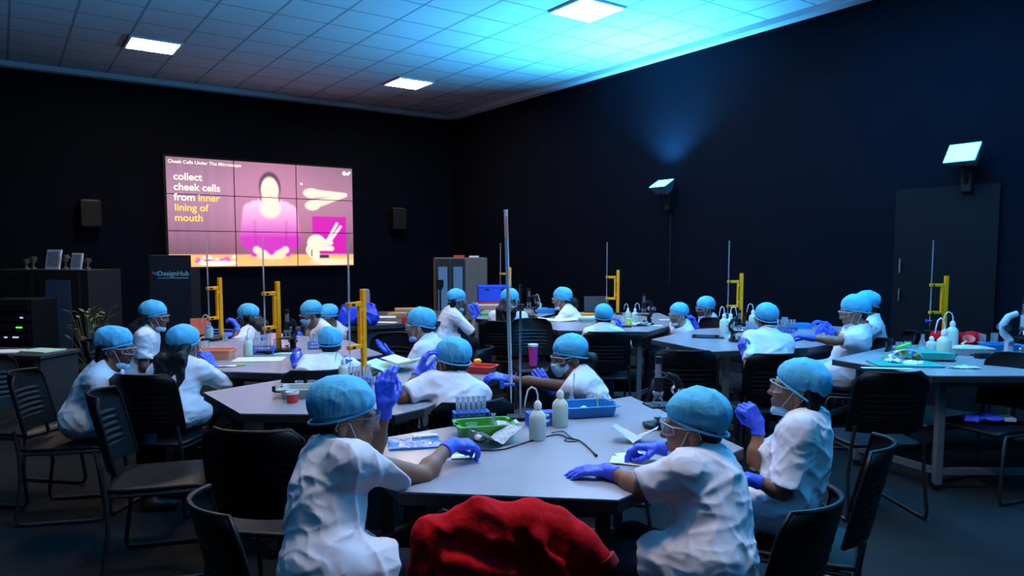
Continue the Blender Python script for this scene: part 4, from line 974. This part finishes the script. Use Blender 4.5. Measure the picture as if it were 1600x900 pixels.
people[21] = person('person with a red collar facing left at the right, forearm stretched across the table', (1335, 476), 5.5, -76, hip=(2.56, 5.56), hy=-84, pitch=10, near=1, seed=21, skin='skin', s=1.06,
    hands=[H(L_, (1263, 527, 5.42), .4, E=(1305, 533, 5.36)), H(R_, (1296, 522, 5.75), .5)])
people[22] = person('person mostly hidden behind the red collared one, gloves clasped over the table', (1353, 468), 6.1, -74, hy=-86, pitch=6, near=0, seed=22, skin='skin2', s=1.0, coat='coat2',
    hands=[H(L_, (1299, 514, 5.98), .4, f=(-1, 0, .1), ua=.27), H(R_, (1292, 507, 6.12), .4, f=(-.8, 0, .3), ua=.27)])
# red polo collars peeping out
for i in (1, 5, 21):
    p = people[i]; r = p['root']; N = p['N']-r.location; q = MB(); f = p['fwd']; rt = Vector((f.y, -f.x, 0))
    q.tube([N+Vector((0, 0, .036))+(-f*math.cos(a)+rt*math.sin(a))*.052-Vector((0, 0, .012*(1-math.cos(a)))) for a in [math.radians(-130+k*26) for k in range(11)]], .010, 8)
    q.build('polo_collar', M['redcollar'], r, smooth=True)
# ------------------------------------------------------------------ chairs
CL = {1: 'black chair of the front left person', 2: 'black chair of the front right person with the rim catching blue light', 3: 'black chair of the person with the raised fist', 4: 'black chair under the person at the centre who touches the cap',
 5: 'black chair of the person reaching out to the left', 6: 'black chair of the person with the open palm', 7: 'black chair of the person bent over the left table', 8: 'black chair of the long haired person seen from behind at the left',
 9: 'black chair of the leftmost person', 10: 'black chair of the long haired person behind the leftmost one', 11: 'black chair of the person behind the white wash bottles', 12: 'black chair of the left person of the masked pair', 13: 'black chair of the half hidden masked person',
 14: 'black chair of the person in front of the corner cabinet', 15: 'black chair of the person behind the tall burette', 16: 'black chair of the person at the farthest table', 17: 'black chair in front of the middle background table', 18: 'black chair of the goggled person between the background tables',
 19: 'black chair of the person against the dark wall', 20: 'black chair of the person close to the tablet table', 21: 'black chair of the person with the red collar', 22: 'black chair of the person hidden behind the red collared one'}
for i, p in people.items():
    c_ = chair_for(p, CL[i], back=.05)
    if i == 20: c_.location.x -= .10
chair(-.93, 2.86, 8, 'empty black slatted chair behind the front left person')
chair(-1.66, 3.38, 74, 'empty black chair standing sideways at the left, facing the table with the red cup')
chair(2.06, 4.12, -4, 'empty black chair at the right with its slatted back to the viewer')
chair(2.98, 4.42, -112, 'empty black chair at the right edge holding a glove and paper')
chair(1.16, 4.95, 4, 'empty dark chair behind the microscope, back towards the viewer')
chair(.12, 4.58, -62, 'empty dark chair beside the red tray at centre')
chair(-.98, 5.42, 196, 'empty chair catching cyan light, beyond the table with the green folder')
jc = chair(-.03, 2.115, 3, 'black chair at the bottom centre under the red jacket', scale=.95)
# chair against the desk and at the left dark side
chair(-3.0, 4.35, 100, 'empty dark chair at the far left behind the leftmost person')
# ------------------------------------------------------------------ red jacket
j = SDF(); Y0 = 1.79
j.cap((-.21, Y0-.01, .60), (-.20, Y0+.0, .775), .062, .052, k=.03).cap((-.21, Y0, .775), (-.12, Y0+.01, .800), .045, .045, k=.03)
j.cap((-.13, Y0, .810), (-.07, Y0, .838), .035, .036, k=.03).cap((-.07, Y0, .838), (.04, Y0, .828), .036, .040, k=.03).cap((.04, Y0, .828), (.12, Y0-.0, .805), .040, .036, k=.03)
j.cap((.10, Y0-.01, .81), (.185, Y0-.02, .765), .042, .036, k=.03).cap((.185, Y0-.02, .765), (.235, Y0-.03, .725), .035, .028, k=.02, flat=True)
j.ell((-.02, Y0-.03, .60), (.24, .055, .24), k=.06).ell((-.08, Y0-.05, .70), (.10, .05, .11), k=.04).cap((-.10, Y0-.055, .77), (.10, Y0-.06, .745), .020, .030, k=.03).cap((.06, Y0-.06, .79), (.20, Y0-.07, .60), .026, .034, k=.03)
j.cap((-.16, Y0-.07, .74), (-.05, Y0-.08, .785), .018, .014, k=.02).cap((-.14, Y0-.07, .72), (.02, Y0-.085, .755), .014, .012, k=.02).cap((.0, Y0-.08, .70), (.15, Y0-.075, .52), .022, .03, k=.03).cap((-.20, Y0-.06, .70), (-.17, Y0-.07, .45), .025, .03, k=.03)
j.cap((-.1, Y0-.02, .45), (.1, Y0-.02, .42), .07, .06, k=.06)
j.groove((-.14, Y0-.075, .785), (.05, Y0-.09, .735), .018, k=.03).groove((.02, Y0-.085, .79), (.13, Y0-.09, .62), .014, k=.03).groove((-.16, Y0-.09, .66), (.06, Y0-.10, .69), .016, k=.03).groove((.10, Y0-.06, .77), (.20, Y0-.08, .67), .012, k=.02).groove((-.19, Y0-.07, .80), (-.22, Y0-.09, .58), .012, k=.02)
jo = j.build('red_jacket', M['redcloth'], None, .006, folds(33, .012, 17, (1, .5, .6)))
jo.location = (0, 0, -.002); tag(jo, 'red fleece jacket draped over the chair back at the bottom centre', 'jacket')
# cuff of its sleeve
MB().tube([(.232, Y0-.032, .732), (.246, Y0-.036, .712)], [.030, .028], 16).build('ribbed_cuff', mat('dark_red_rib', (.30, .004, .006), .9), jo, smooth=True)
# ------------------------------------------------------------------ front table
tray(756, 681, .215, .135, .052, 'green', math.radians(16), 'green plastic tray of glassware on the front table')
tray(918, 647, .235, .165, .045, 'blue', math.radians(-10) + math.radians(24), 'blue plastic tray of glassware on the front table')
p = on(737, 688, .006); beaker(p, 'short glass beaker at the left in the green tray', .062, .022)
flask(on(771, 683, .006), 'conical flask standing in the green tray', .09)
blob(752, 690, .028, .022, 'paper', 'crumpled white tissue at the bottom of the green tray', 'tissue', 4, dz=.005)
sheet(792, 676, .10, .05, .3, 'news', 'folded printed paper sticking out of the green tray', 'paper', crumple=.008, dz=.036, seed=5)
o = tag(MB().lathe([(.0001, 0), (.011, .002), (.012, .010), (.008, .014), (.0001, .015)], n=14).build('bottle_stopper', M['redpl'], smooth=True), 'small red stopper in the green tray', 'stopper'); o.location = on(780, 685, .03)
rack(736, 663, math.radians(14), 'blue test tube rack behind the green tray', 'the blue rack behind the green tray', 6, (0, 1), w=.15)
rack(843, 664, math.radians(14), 'empty blue rack behind the milky bottles', '', 0, (), w=.11)
bottle(840, 687, 'milky wash bottle with a bent spout, nearer one on the front table', math.radians(20), 1.0)
place('bottlebare', mk_bottle(.125, .034, 0), on(875, 666), 0, 'milky bottle with a flat cap, beside the blue tray on the front table', 'milky wash bottles')
MB_ = None
flask(on(893, 640, .006), 'conical flask with a glass rod in the blue tray', .085)
o = tag(MB().tube([(0, 0, 0), (.012, 0, .16)], .0035, 8).build('glass_rod', M['glass'], smooth=True), 'tall glass rod standing in the flask of the blue tray', 'glass rod'); o.location = on(893, 640, .012)
for k, (x, y) in enumerate(((922, 634), (938, 636), (950, 640))): beaker(on(x, y, .006), ('left', 'middle', 'right')[k]+' of the three small beakers at the back of the blue tray', .045, .018)
blob(911, 648, .03, .024, 'mint', 'crumpled pale green glove wad in the blue tray', 'tissue', 6, dz=.005)
o = tag(MB().tube([(0, 0, 0), (-.008, .012, .09)], .003, 8).build('plastic_stick', M['lime'], smooth=True), 'yellow green stick leaning in the blue tray', 'stick'); o.location = on(935, 648, .008)
scope(1034, 668, math.radians(14), 'black microscope on the front table behind the right person', scale=.92)
# ring stand with the tall burette
p = on(813, 657); t = thing('ring_stand', 'slim steel rod stand holding the tall burette at centre', 'lab stand', p)
MB().box((.0, .02, .008), (.12, .08, .016)).build('base', M['black'], t, bevel=.003); MB().cyl((0, 0, .016), (0, 0, .60), .0055, .0055, 10).build('rod', M['steel'], t, smooth=True)
cl = MB().box((0, 0, .50), (.03, .025, .03)).tube([(0, 0, .50), (-.045, -.004, .50)], .006, 8).build('clamp', M['chrome'], t)
MB().tube([(-.045, -.010, .485), (-.040, .010, .50), (-.045, -.010, .515)], .005, 6).box((-.02, -.02, .50), (.012, .03, .012)).build('clamp_jaw', M['brgreen'] if False else M['chrome'], cl)
def mk_burette_big():
    t = thing('burette', '', 'burette', (0, 0, 0)); m = mat('burette_glass', (.80, .90, .95), .12, trans=.2, ior=1.2, alpha=.8)
    MB().lathe([(.0075, .09), (.0085, .11), (.0085, .84), (.0098, .845), (.0098, .85), (.007, .84), (.007, .11), (.0045, .09)], n=12).build('tube', m, t, smooth=True)
    MB().lathe([(.0016, 0), (.004, .05), (.0045, .09), (.002, .09), (.001, 0)], n=8).build('tip', m, t, smooth=True)
    s = MB(); s.cyl((-.03, 0, .085), (.018, 0, .085), .008, .007, 10).box((-.038, 0, .085), (.018, .010, .032)); s.build('stopcock', M['rackblue'], t, smooth=True)
    g = MB()
    for k in range(90): g.box((0, -.0090, .14+k*.0075), (.011 if k % 5 == 0 else .007, .001, .0018))
    g.build('graduation_marks', M['ink'], t)
    MB().box((0, -.0092, .775), (.012, .001, .09)).build('printed_scale_label', mat('rosy_label', (.55, .25, .28), .5), t); return t
b_ = place('bigburette', mk_burette_big, p+Vector((-.040, -.004, .075)), 0, 'tall graduated glass burette with a blue stopcock, at the centre of the photo', 'glass burettes')
b_.rotation_euler = (0, math.radians(-1.6), 0)
# papers, folder, cable
sheet(648, 694, .20, .155, math.radians(12), 'sleeve', 'blue folder wrapped in shiny film beside the front left elbow', 'folder', t=.006, crumple=.003, name='wrapped_folder', seed=2)
sheet(664, 686, .10, .03, math.radians(10), 'paper', 'small white slip on the shiny blue folder', 'paper', dz=.012, crumple=.004, seed=8, name='paper_slip')
s_ = sheet(724, 714, .085, .058, math.radians(6), 'creampaper', 'small pale card under the black plug on the front table', 'card', t=.002, name='paper_card')
MB().box((.0, -.008, .0042), (.022, .005, .0005)).build('printed_mark', M['mint'], s_)
sheet(775, 694, .18, .10, math.radians(40), 'news', 'crumpled printed paper beside the green tray', 'paper', crumple=.014, seed=11, name='crumpled_paper', fold=.055)
sheet(992, 690, .17, .09, math.radians(-18), 'news', 'cupped printed paper in front of the microscope on the front table', 'paper', crumple=.012, seed=13, name='crumpled_paper', fold=.05)
sheet(992, 722, .17, .10, math.radians(-14), 'creampaper', 'plain pale sheet under the front right person glove', 'paper', crumple=.003, seed=14)
sheet(985, 712, .10, .07, math.radians(20), 'paper', 'small white sheet beyond the plain pale sheet', 'paper', seed=15)
def cable(pix, r, label, m_='black', z=.004):
    pts = [on(x, y, z) for x, y in pix]; P = []
    for i in range(len(pts)-1):
        a = pts[max(i-1, 0)]; b = pts[i]; c = pts[i+1]; d = pts[min(i+2, len(pts)-1)]
        for k in range(6):
            t_ = k/6; P.append(.5*((2*b)+(-a+c)*t_+(2*a-5*b+4*c-d)*t_*t_+(-a+3*b-3*c+d)*t_**3))
    P.append(pts[-1]); o = P[0].copy()
    ob = MB().tube([q-o for q in P], r, 6).build('power_cable', M[m_], smooth=True); ob.location = o; return tag(ob, label, 'cable'), P
cb, CP = cable([(731, 712), (745, 706), (765, 706), (790, 703), (815, 695), (850, 685), (872, 681), (890, 687), (905, 690), (918, 700), (930, 712)], .0028, 'thin black cable looping across the front table with a plug at each end')
for a, b_ in ((CP[0], CP[3]), (CP[-1], CP[-4])):
    d = (a-b_).normalized(); MB().cyl(a-cb.location, a+d*.018-cb.location, .0055, .005, 10).build('plug', M['black'], cb, smooth=True)
MB().cyl(CP[0]-cb.location+Vector((0, 0, 0)), CP[0]-cb.location+Vector((.012, -.020, 0)), .004, .004, 8).build('plug_tip', M['black'], cb)
cable([(862, 678), (880, 676), (893, 686), (904, 690), (893, 692), (882, 690), (890, 684)], .0024, 'short black cable loop tied around the longer cable')
# ------------------------------------------------------------------ table with the red cup
tray(479, 619, .24, .16, .045, 'greytray', math.radians(4), 'pale tray of beakers on the pink lit table')
for k, (x, y) in enumerate(((468, 612), (487, 611), (500, 614))): beaker(on(x, y, .006), ('left', 'middle', 'right')[k]+' beaker in the pale tray on the pink lit table', .05, .022)
t = thing('paper_cup', 'small red cup with a white rim on the pink lit table', 'cup', on(457, 629)); MB().lathe([(.0001, 0), (.026, 0), (.030, .046), (.027, .046), (.024, .004), (.0001, .004)], n=24).build('body', M['redpl'], t, smooth=True); MB().lathe([(.0295, .042), (.0325, .044), (.0325, .055), (.029, .055), (.0285, .046)], n=24).build('rim', M['whitepl'], t, smooth=True)
t = thing('wire_holder', 'small black hooked holder lying left of the red cup', 'holder', on(437, 616)); MB().tube([(-.03, 0, .03), (-.03, 0, .012), (.03, -.01, .012)], .005, 8).box((-.03, 0, .028), (.012, .02, .028)).build('body', M['black'], t)
bottle(537, 597, 'milky wash bottle behind the front left raised glove', 0, .85)
flask(on(576, 600, 0), 'conical flask beside the yellow stand on the pink lit table', .11, 1)
rack(561, 607, .1, 'blue test tube rack at the foot of the tallest yellow stand', 'the rack at the foot of the tallest yellow stand', 6, (0,), w=.13)
stand(569, 452, math.radians(64), 'tallest looking yellow clamp stand, in front of the video wall right edge', 'glass burette in the stand nearest the viewer on the left')
sheet(612, 578, .30, .20, math.radians(-14), 'mint', 'pale green folder lying open on the pink lit table', 'folder', t=.004, fold=.05, name='card_folder')
sheet(632, 577, .24, .17, math.radians(-20), 'creampaper', 'cream sheets on the pale green folder', 'paper', t=.004, fold=.03, dz=.045)
tray(752, 582, .17, .13, .04, 'redpl', math.radians(-18), 'red tray at the centre behind the raised arm')
blob(748, 574, .03, .02, 'yellow', 'yellow cloth in the red tray', 'cloth', 9, 'folded_cloth', dz=.03)
# ------------------------------------------------------------------ left table
tray(336, 560, .26, .15, .06, 'orange', math.radians(4), 'orange plastic tray on the left table')
bottle(327, 531, 'milky wash bottle behind the orange tray', math.radians(10), 1.0)
bottle(388, 556, 'milky wash bottle in front of the dark haired person on the left table', math.radians(160), .95)
rack(411, 553, .05, 'blue test tube rack right of the milky bottle on the left table', 'the blue rack on the left table', 6, (0,), w=.15)
rack(348, 525, -.1, 'dark blue rack behind the orange tray', '', 0, (), w=.20)
rack(497, 545, .2, 'violet blue rack at the right of the left table', 'the rack at the right of the left table', 5, (0,), w=.14)
sheet(405, 562, .33, .20, .12, 'creampaper', 'cream paper sheet on the left table in front of the racks', 'paper')
sheet(448, 552, .18, .12, .3, 'mint', 'pale green sheet under the left table microscope', 'paper')
sheet(352, 573, .14, .05, .2, 'paper', 'narrow white slip near the front edge of the left table', 'paper', crumple=.004)
o = tag(MB().tube([(-.035, 0, .006), (.035, .008, .006)], .005, 8).build('marker_pen', M['lime'], smooth=True), 'lime green marker on the left table edge', 'pen'); o.location = on(375, 572)
scope(452, 549, math.radians(75), 'black microscope on the left table', scale=.95)
for k, (x, y) in enumerate(((322, 545), (403, 530), (352, 533))): beaker(on(x, y), ('beaker behind the orange tray', 'beaker beside the second yellow stand', 'beaker by the dark blue rack on the left table')[k], .06, .022)
flask(on(430, 548), 'conical flask at the foot of the second yellow stand', .09)
stand(346, 434, math.radians(68), 'leftmost yellow clamp stand', 'thin burette in the leftmost yellow stand')
stand(436, 440, math.radians(62), 'second yellow clamp stand from the left', 'glass burette in the second stand from the left')
t = thing('tablet_picture', 'small glowing orange red picture stand beyond the left girls', 'picture', on(314, 524, 0), .5); MB().box((0, 0, .08), (.16, .012, .15), Matrix.Rotation(-.3, 4, 'X')).build('board', mat('picture_orange', (.5, .08, .03), .5, var=.8, vscale=18, emit=(.6, .08, .03), es=.15), t)
# ------------------------------------------------------------------ long desk and back
def bx(px, py, d, m_, lab, cat, rz=0, dz=0, name='box'):
    o = MB().box((0, 0, d[2]/2), d).build(name, M[m_], bevel=.003); o.location = on(px, py, dz); o.rotation_euler = (0, 0, rz); return tag(o, lab, cat)
bx(640, 491, (.34, .22, .07), 'cardboard', 'brown cardboard box lying on the long black desk', 'box', .2)
bx(622, 494, (.20, .15, .04), 'cardboard', 'flat tan packet left of the brown cardboard box', 'box', -.2)
sheet(600, 496, .26, .18, .1, 'paper', 'white papers on the long black desk beside the blue bag', 'paper', t=.01)
sheet(603, 504, .22, .12, -.1, 'paper', 'loose white sheet near the front edge of the long black desk', 'paper')
blob(563, 508, .15, .22, 'film', 'crumpled bright blue plastic bag on the long black desk', 'bag', 21, 'plastic_bag', elong=1.4, amp=.035, fr=38)
t = thing('paper_cup', 'small dark red cup on the long black desk', 'cup', on(632, 505)); MB().lathe([(.0001, 0), (.028, 0), (.034, .06), (.030, .06), (.026, .004), (.0001, .004)], n=18).build('body', M['redpl'], t, smooth=True)
t = thing('rounded_pot', 'pale rounded pot standing on the blue bag side of the long desk', 'pot', on(571, 495)); MB().lathe([(.0001, 0), (.05, 0), (.055, .25), (.045, .31), (.0001, .32)], n=18).build('body', mat('dull_pink', (.25, .17, .2), .5), t, smooth=True)
t = thing('camera_tripod', 'slim black stand in front of the corner cabinet', 'tripod', (PD(688, 470, 9.6).x, 9.6, 0))
MB().cyl((0, 0, .35), (0, 0, 1.02), .014, .012, 8).build('column', M['plast'], t); MB().box((0, 0, 1.06), (.09, .06, .10)).cyl((0, 0, .98), (0, 0, 1.02), .03, .03, 10).build('head', M['plast'], t, bevel=.005)
for k in range(3): a = k*2.1; MB().cyl((0, 0, .45), (.22*math.cos(a), .22*math.sin(a), .0), .011, .009, 8).build('leg', M['plast'], t)
t = thing('plastic_crate', 'bright blue plastic crate at the back of the farthest table', 'crate', on(772, 482, .10), .12)
c_ = MB(); 
for a in ((0, -.14, .42, .012), (0, .14, .42, .012)): c_.box((a[0], a[1], .10), (a[2], a[3], .20))
for sx in (-1, 1): c_.box((sx*.204, 0, .10), (.012, .27, .20))
c_.box((0, 0, .006), (.42, .29, .012)).box((0, -.149, .185), (.43, .008, .02)).box((0, .149, .185), (.43, .008, .02)); c_.build('shell', M['crate'], t, bevel=.003)
g = MB(); 
for x in (-.1, .1): g.box((x, -.1475, .15), (.05, .004, .018))
g.build('grip_slot', M['dark'], t)
for k, (dz, m_, lb) in enumerate(((0, 'cardboard', 'brown box at the bottom of the stack below the blue crate'), (.045, 'paper', 'white box in the middle of the stack below the blue crate'), (.07, 'redpl', 'red binder right under the blue crate'))): bx(772, 482, (.46-.02*k, .28, (.044, .024, .029)[k]), m_, lb, 'box', .12, dz)
bx(765, 493, (.22, .14, .03), 'green', 'green packet at the front of the farthest table', 'packet', .3)
bottle(842, 487, 'milky bottle at the right of the farthest table', 0, 1.0)
bx(850, 489, (.24, .16, .05), 'blue', 'blue box right of the microscope on the farthest table', 'box', .1)
scope(829, 496, math.radians(20), 'black microscope on the farthest table', scale=1.0)
beaker(on(818, 499), 'beaker beside the microscope on the farthest table', .06, .022)
stand(797, 418, 0, 'yellow clamp stand behind the tall burette', 'thin burette in the stand behind the tall burette')
t = thing('drinking_tumbler', 'magenta tumbler with a pale lid standing on the floor side chair at centre', 'tumbler', (PD(833, 553, 6.6).x, 6.6, .44)); MB().lathe([(.0001, 0), (.034, 0), (.045, .18), (.0001, .18)], n=18).build('body', M['pink'], t, smooth=True); MB().lathe([(.048, .18), (.048, .20), (.0001, .205)], n=18).build('lid', M['whitepl'], t, smooth=True)
chair(t.location.x+.02, 6.62, 170, 'dark chair with a magenta tumbler on its seat')
# ------------------------------------------------------------------ middle background table
sheet(872, 501, .42, .26, .05, 'paper', 'large open white papers at the left of the middle background table', 'paper', t=.006, fold=.02)
sheet(905, 497, .34, .24, -.1, 'creampaper', 'cream papers spread behind the open white ones', 'paper', t=.006, fold=.01)
tray(922, 503, .22, .15, .035, 'greytray', .05, 'shallow white tray on the middle background table')
bx(915, 492, (.20, .10, .02), 'yellow', 'flat yellow box on the middle background table', 'box', 0)
t = thing('laptop', 'dark open laptop at the back of the middle background table', 'laptop', on(935, 490), .1)
MB().box((0, 0, .01), (.30, .20, .018)).build('base', M['plast'], t, bevel=.003); MB().box((0, .105, .11), (.30, .010, .20), Matrix.Rotation(-.1, 4, 'X')).build('screen_lid', mat('laptop_lid', (.05, .045, .05), .5), t, bevel=.003)
stand(965, 422, math.radians(-6), 'yellow clamp stand on the middle background table', 'thin burette in the stand on the middle background table')
bottle(992, 504, 'milky wash bottle next to the middle background microscope', math.radians(190), .95)
bottle(981, 499, 'milky wash bottle behind the yellow stand of the middle table', 0, .8)
scope(1008, 508, math.radians(30), 'black microscope on the middle background table', scale=.98)
sheet(1000, 509, .20, .12, .4, 'news', 'colourful crumpled print beside the middle background microscope', 'paper', crumple=.03, seed=20, name='crumpled_paper')
sheet(1024, 509, .14, .08, 0, 'paper', 'small white slip at the right end of the middle background table', 'paper')
sheet(1040, 500, .14, .08, .1, 'paper', 'white slip at the far right of the middle background table', 'paper')
for k, (x, y) in enumerate(((972, 505), (958, 500))): beaker(on(x, y), ('beaker by the middle table bottles', 'beaker by the middle table yellow stand')[k], .07, .028)
bx(983, 507, (.05, .05, .06), 'lime', 'lime green jar beside the middle background bottles', 'jar')
bx(970, 511, (.20, .10, .012), 'plast', 'thin black notebook at the front of the middle background table', 'notebook', .1)
# ------------------------------------------------------------------ tablet table
t = thing('tablet_computer', 'black tablet lying flat on the right centre table', 'tablet', on(1106, 527), math.radians(-14)); MB().box((0, 0, .006), (.27, .18, .012)).build('body', M['black'], t, bevel=.004); MB().box((0, 0, .0125), (.25, .16, .001)).build('screen', mat('tablet_glass', (.01, .012, .014), .12), t)
bottle(1131, 521, 'milky wash bottle, left one behind the tablet', math.radians(30), 1.15); bottle(1141, 519, 'milky wash bottle, right one of the close pair behind the tablet', math.radians(190), 1.1)
bottle(1176, 512, 'milky wash bottle left of the head seen from behind at right centre', 0, 1.1)
scope(1152, 534, math.radians(200), 'small black microscope on the right centre table', scale=.8)
blob(1143, 531, .022, .035, 'paper', 'crumpled white tissue beside the tablet', 'tissue', 31)
stand(1157, 427, math.radians(-4), 'yellow clamp stand on the right centre table', 'thin burette in the stand on the right centre table')
rack(1178, 523, .1, 'blue rack left of the back turned head at right centre', 'the rack left of the back turned head', 6, (0, 1), w=.17)
rack(1228, 520, -.08, 'blue rack right of the back turned head at right centre', 'the rack right of the back turned head', 6, (0, 1), w=.19)
beaker(on(1226, 510), 'glass beaker behind the right blue rack', .09, .03); beaker(on(1247, 531), 'glass beaker held by the red collared person', .07, .03)
bx(1250, 513, (.18, .14, .05), 'blue', 'flat blue box between the racks and the clasped gloves', 'box', -.1)
sheet(1165, 517, .16, .1, .2, 'paper', 'white slip among the bottles of the right centre table', 'paper')
# ------------------------------------------------------------------ right table
b1 = bx(1413, 570, (.40, .24, .012), 'teal', 'teal cutting board with papers on the right edge table', 'board', -.10)
b2 = bx(1448, 562, (.28, .20, .045), 'teal', 'teal box lid at the right end of the cutting board', 'box', -.12, .014)
sheet(1385, 576, .30, .05, -.18, 'mint', 'pale strip of paper along the front of the cutting board', 'paper', dz=.0)
def colourfan(px, py, lab):
    t = thing('colour_wheel_strip', lab, 'paper strip', on(px, py, .014), .1)
    cs = [(.7, .05, .03), (.85, .6, .05), (.03, .15, .7), (.8, .8, .8), (.05, .5, .15)]
    for k in range(9):
        a0 = math.radians(20+k*15.5); a1 = math.radians(20+(k+1)*15.5-1); r0, r1 = .075, .115
        b = MB(); pr = [(r0*math.cos(a0), r0*math.sin(a0)), (r1*math.cos(a0), r1*math.sin(a0)), (r1*math.cos(a1), r1*math.sin(a1)), (r0*math.cos(a1), r0*math.sin(a1))]
        b.add([(x, -.02, z*.62) for x, z in pr]+[(x, .02, z*.62) for x, z in pr], [(0, 1, 2, 3), (7, 6, 5, 4), (0, 4, 5, 1), (1, 5, 6, 2), (2, 6, 7, 3), (3, 7, 4, 0)])
        b.build('colour_block', mat('block_%d' % (k % 5), cs[k % 5], .6), t)
    MB().tube([(.118*math.cos(math.radians(a)), -.02, .62*.118*math.sin(math.radians(a))) for a in range(18, 165, 12)], .004, 6).build('white_edge', M['paper'], t)
    return t
colourfan(1413, 566, 'arched strip of coloured blocks on the teal board')
o = tag(MB().box((0, 0, .0), (.11, .035, .012), rz=.35).build('plastic_clip', M['brgreen']), 'bright green clip on top of the coloured blocks', 'clip'); o.location = on(1411, 561, .092); o.rotation_euler = (0, -.25, 0)
o = tag(MB().lathe([(.0001, 0), (.012, .003), (.012, .012), (.0001, .016)], n=12).build('bottle_stopper', M['brgreen'], smooth=True), 'small bright green stopper left of the coloured blocks', 'stopper'); o.location = on(1379, 562, .012)
blob(1432, 572, .045, .032, 'paper', 'crumpled white glove wrapper on the teal board edge', 'tissue', 41, elong=1.5)
sheet(1396, 569, .06, .09, .4, 'paper', 'curled white slip leaning on the coloured blocks', 'paper', crumple=.02, dz=.014, seed=44)
sheet(1507, 576, .17, .05, -.25, 'mint', 'crumpled pale packet at the front of the right edge table', 'packet', crumple=.014, seed=45, name='crumpled_packet')
t = thing('red_lid', 'flat red lid on the right edge table', 'dish', on(1481, 564)); MB().lathe([(.0001, 0), (.045, 0), (.048, .004), (.046, .009), (.035, .007), (.0001, .007)], n=20).build('disc', M['redpl'], t, smooth=True)  # the flat red disc is a plastic lid
bottle(1474, 562, 'milky wash bottle, front one on the right edge table', math.radians(10), 1.35)
bottle(1487, 540, 'milky wash bottle behind the front one on the right edge table', math.radians(-15), 1.25)
place('jar', mk_bottle(.065, .036, 0), on(1455, 548, .012), 0, 'squat milky bottle on the teal box, left of the front wash bottle', None)
stand(1475, 431, math.radians(-4), 'rightmost yellow clamp stand', 'thin burette in the rightmost yellow stand')
flask(on(1441, 547), 'conical flask behind the teal board', .12)
for k, (x, y) in enumerate(((1405, 545), (1418, 544), (1534, 540), (1553, 538))): beaker(on(x, y), ('left', 'right')[k % 2]+(' small beaker behind the coloured blocks', ' beaker at the back right of the right edge table')[k//2], (.05, .09)[k//2], .026)
tray(1512, 553, .27, .17, .045, 'greytray', -.1, 'pale tray of grain on the right edge table')
sf_ = SDF().ell((0, 0, .0), (.12, .07, .028)); sf_.cut((0, 0, 0), (0, 0, -1)); o = sf_.build('grain_heap', M['beige'], None, .006, folds(3, .004, 80)); o.location = on(1512, 553, .038); tag(o, 'heap of beige grain filling the pale tray', 'grain', kind='stuff')
t = thing('plastic_funnel', 'orange red funnel lying on the grain', 'funnel', on(1512, 549, .07), .4); MB().lathe([(.004, -.03), (.006, .01), (.040, .035), (.042, .035), (.009, .008), (.006, -.03)], n=20).build('cone', M['redpl'], t, smooth=True); MB().box((-.05, 0, .03), (.05, .018, .004)).build('tab', M['orange'], t); t.rotation_euler = (.5, -.5, .3)
blob(1490, 537, .12, .11, 'redcloth', 'crumpled red cloth behind the tray of grain', 'cloth', 47, 'crumpled_cloth', elong=1.5, amp=.02, fr=25)
tray(1562, 548, .22, .16, .05, 'blue', 0, 'dark blue tray left of the white microscope')
scope(1592, 557, math.radians(170), 'white microscope at the right edge of the photo', white=1, scale=1.25)
cable([(1490, 560), (1500, 552), (1520, 556), (1540, 560), (1555, 556), (1562, 562), (1540, 566)], .006, 'black cable coiled in front of the tray of grain')
bx(1535, 560, (.10, .05, .035), 'black', 'small black power adapter beside the coiled cable', 'adapter', .3)
# on the chair at the right edge
cp_ = Vector((2.98, 4.42, .437))
blob(0, 0, .07, .04, 'glove', 'blue glove left on the seat of the right edge chair', 'glove', 52, 'limp_glove', loc=(cp_.x-.06, cp_.y+.02, cp_.z), elong=1.6, amp=.01)
o = MB().box((0, 0, .012), (.16, .11, .022)).build('folded_paper', M['paper'], bevel=.002); o.location = (cp_.x+.07, cp_.y+.04, cp_.z+.004); o.rotation_euler = (0, 0, -.2); tag(o, 'folded white paper beside the glove on the right edge chair', 'paper')
# litter on the floor below the right table
blob(0, 0, .035, .03, 'news', 'small crumpled litter on the floor under the right edge table', 'litter', 61, 'crumpled_litter', loc=PT(1358, 734, .001)+Vector((0, 0, .0)))
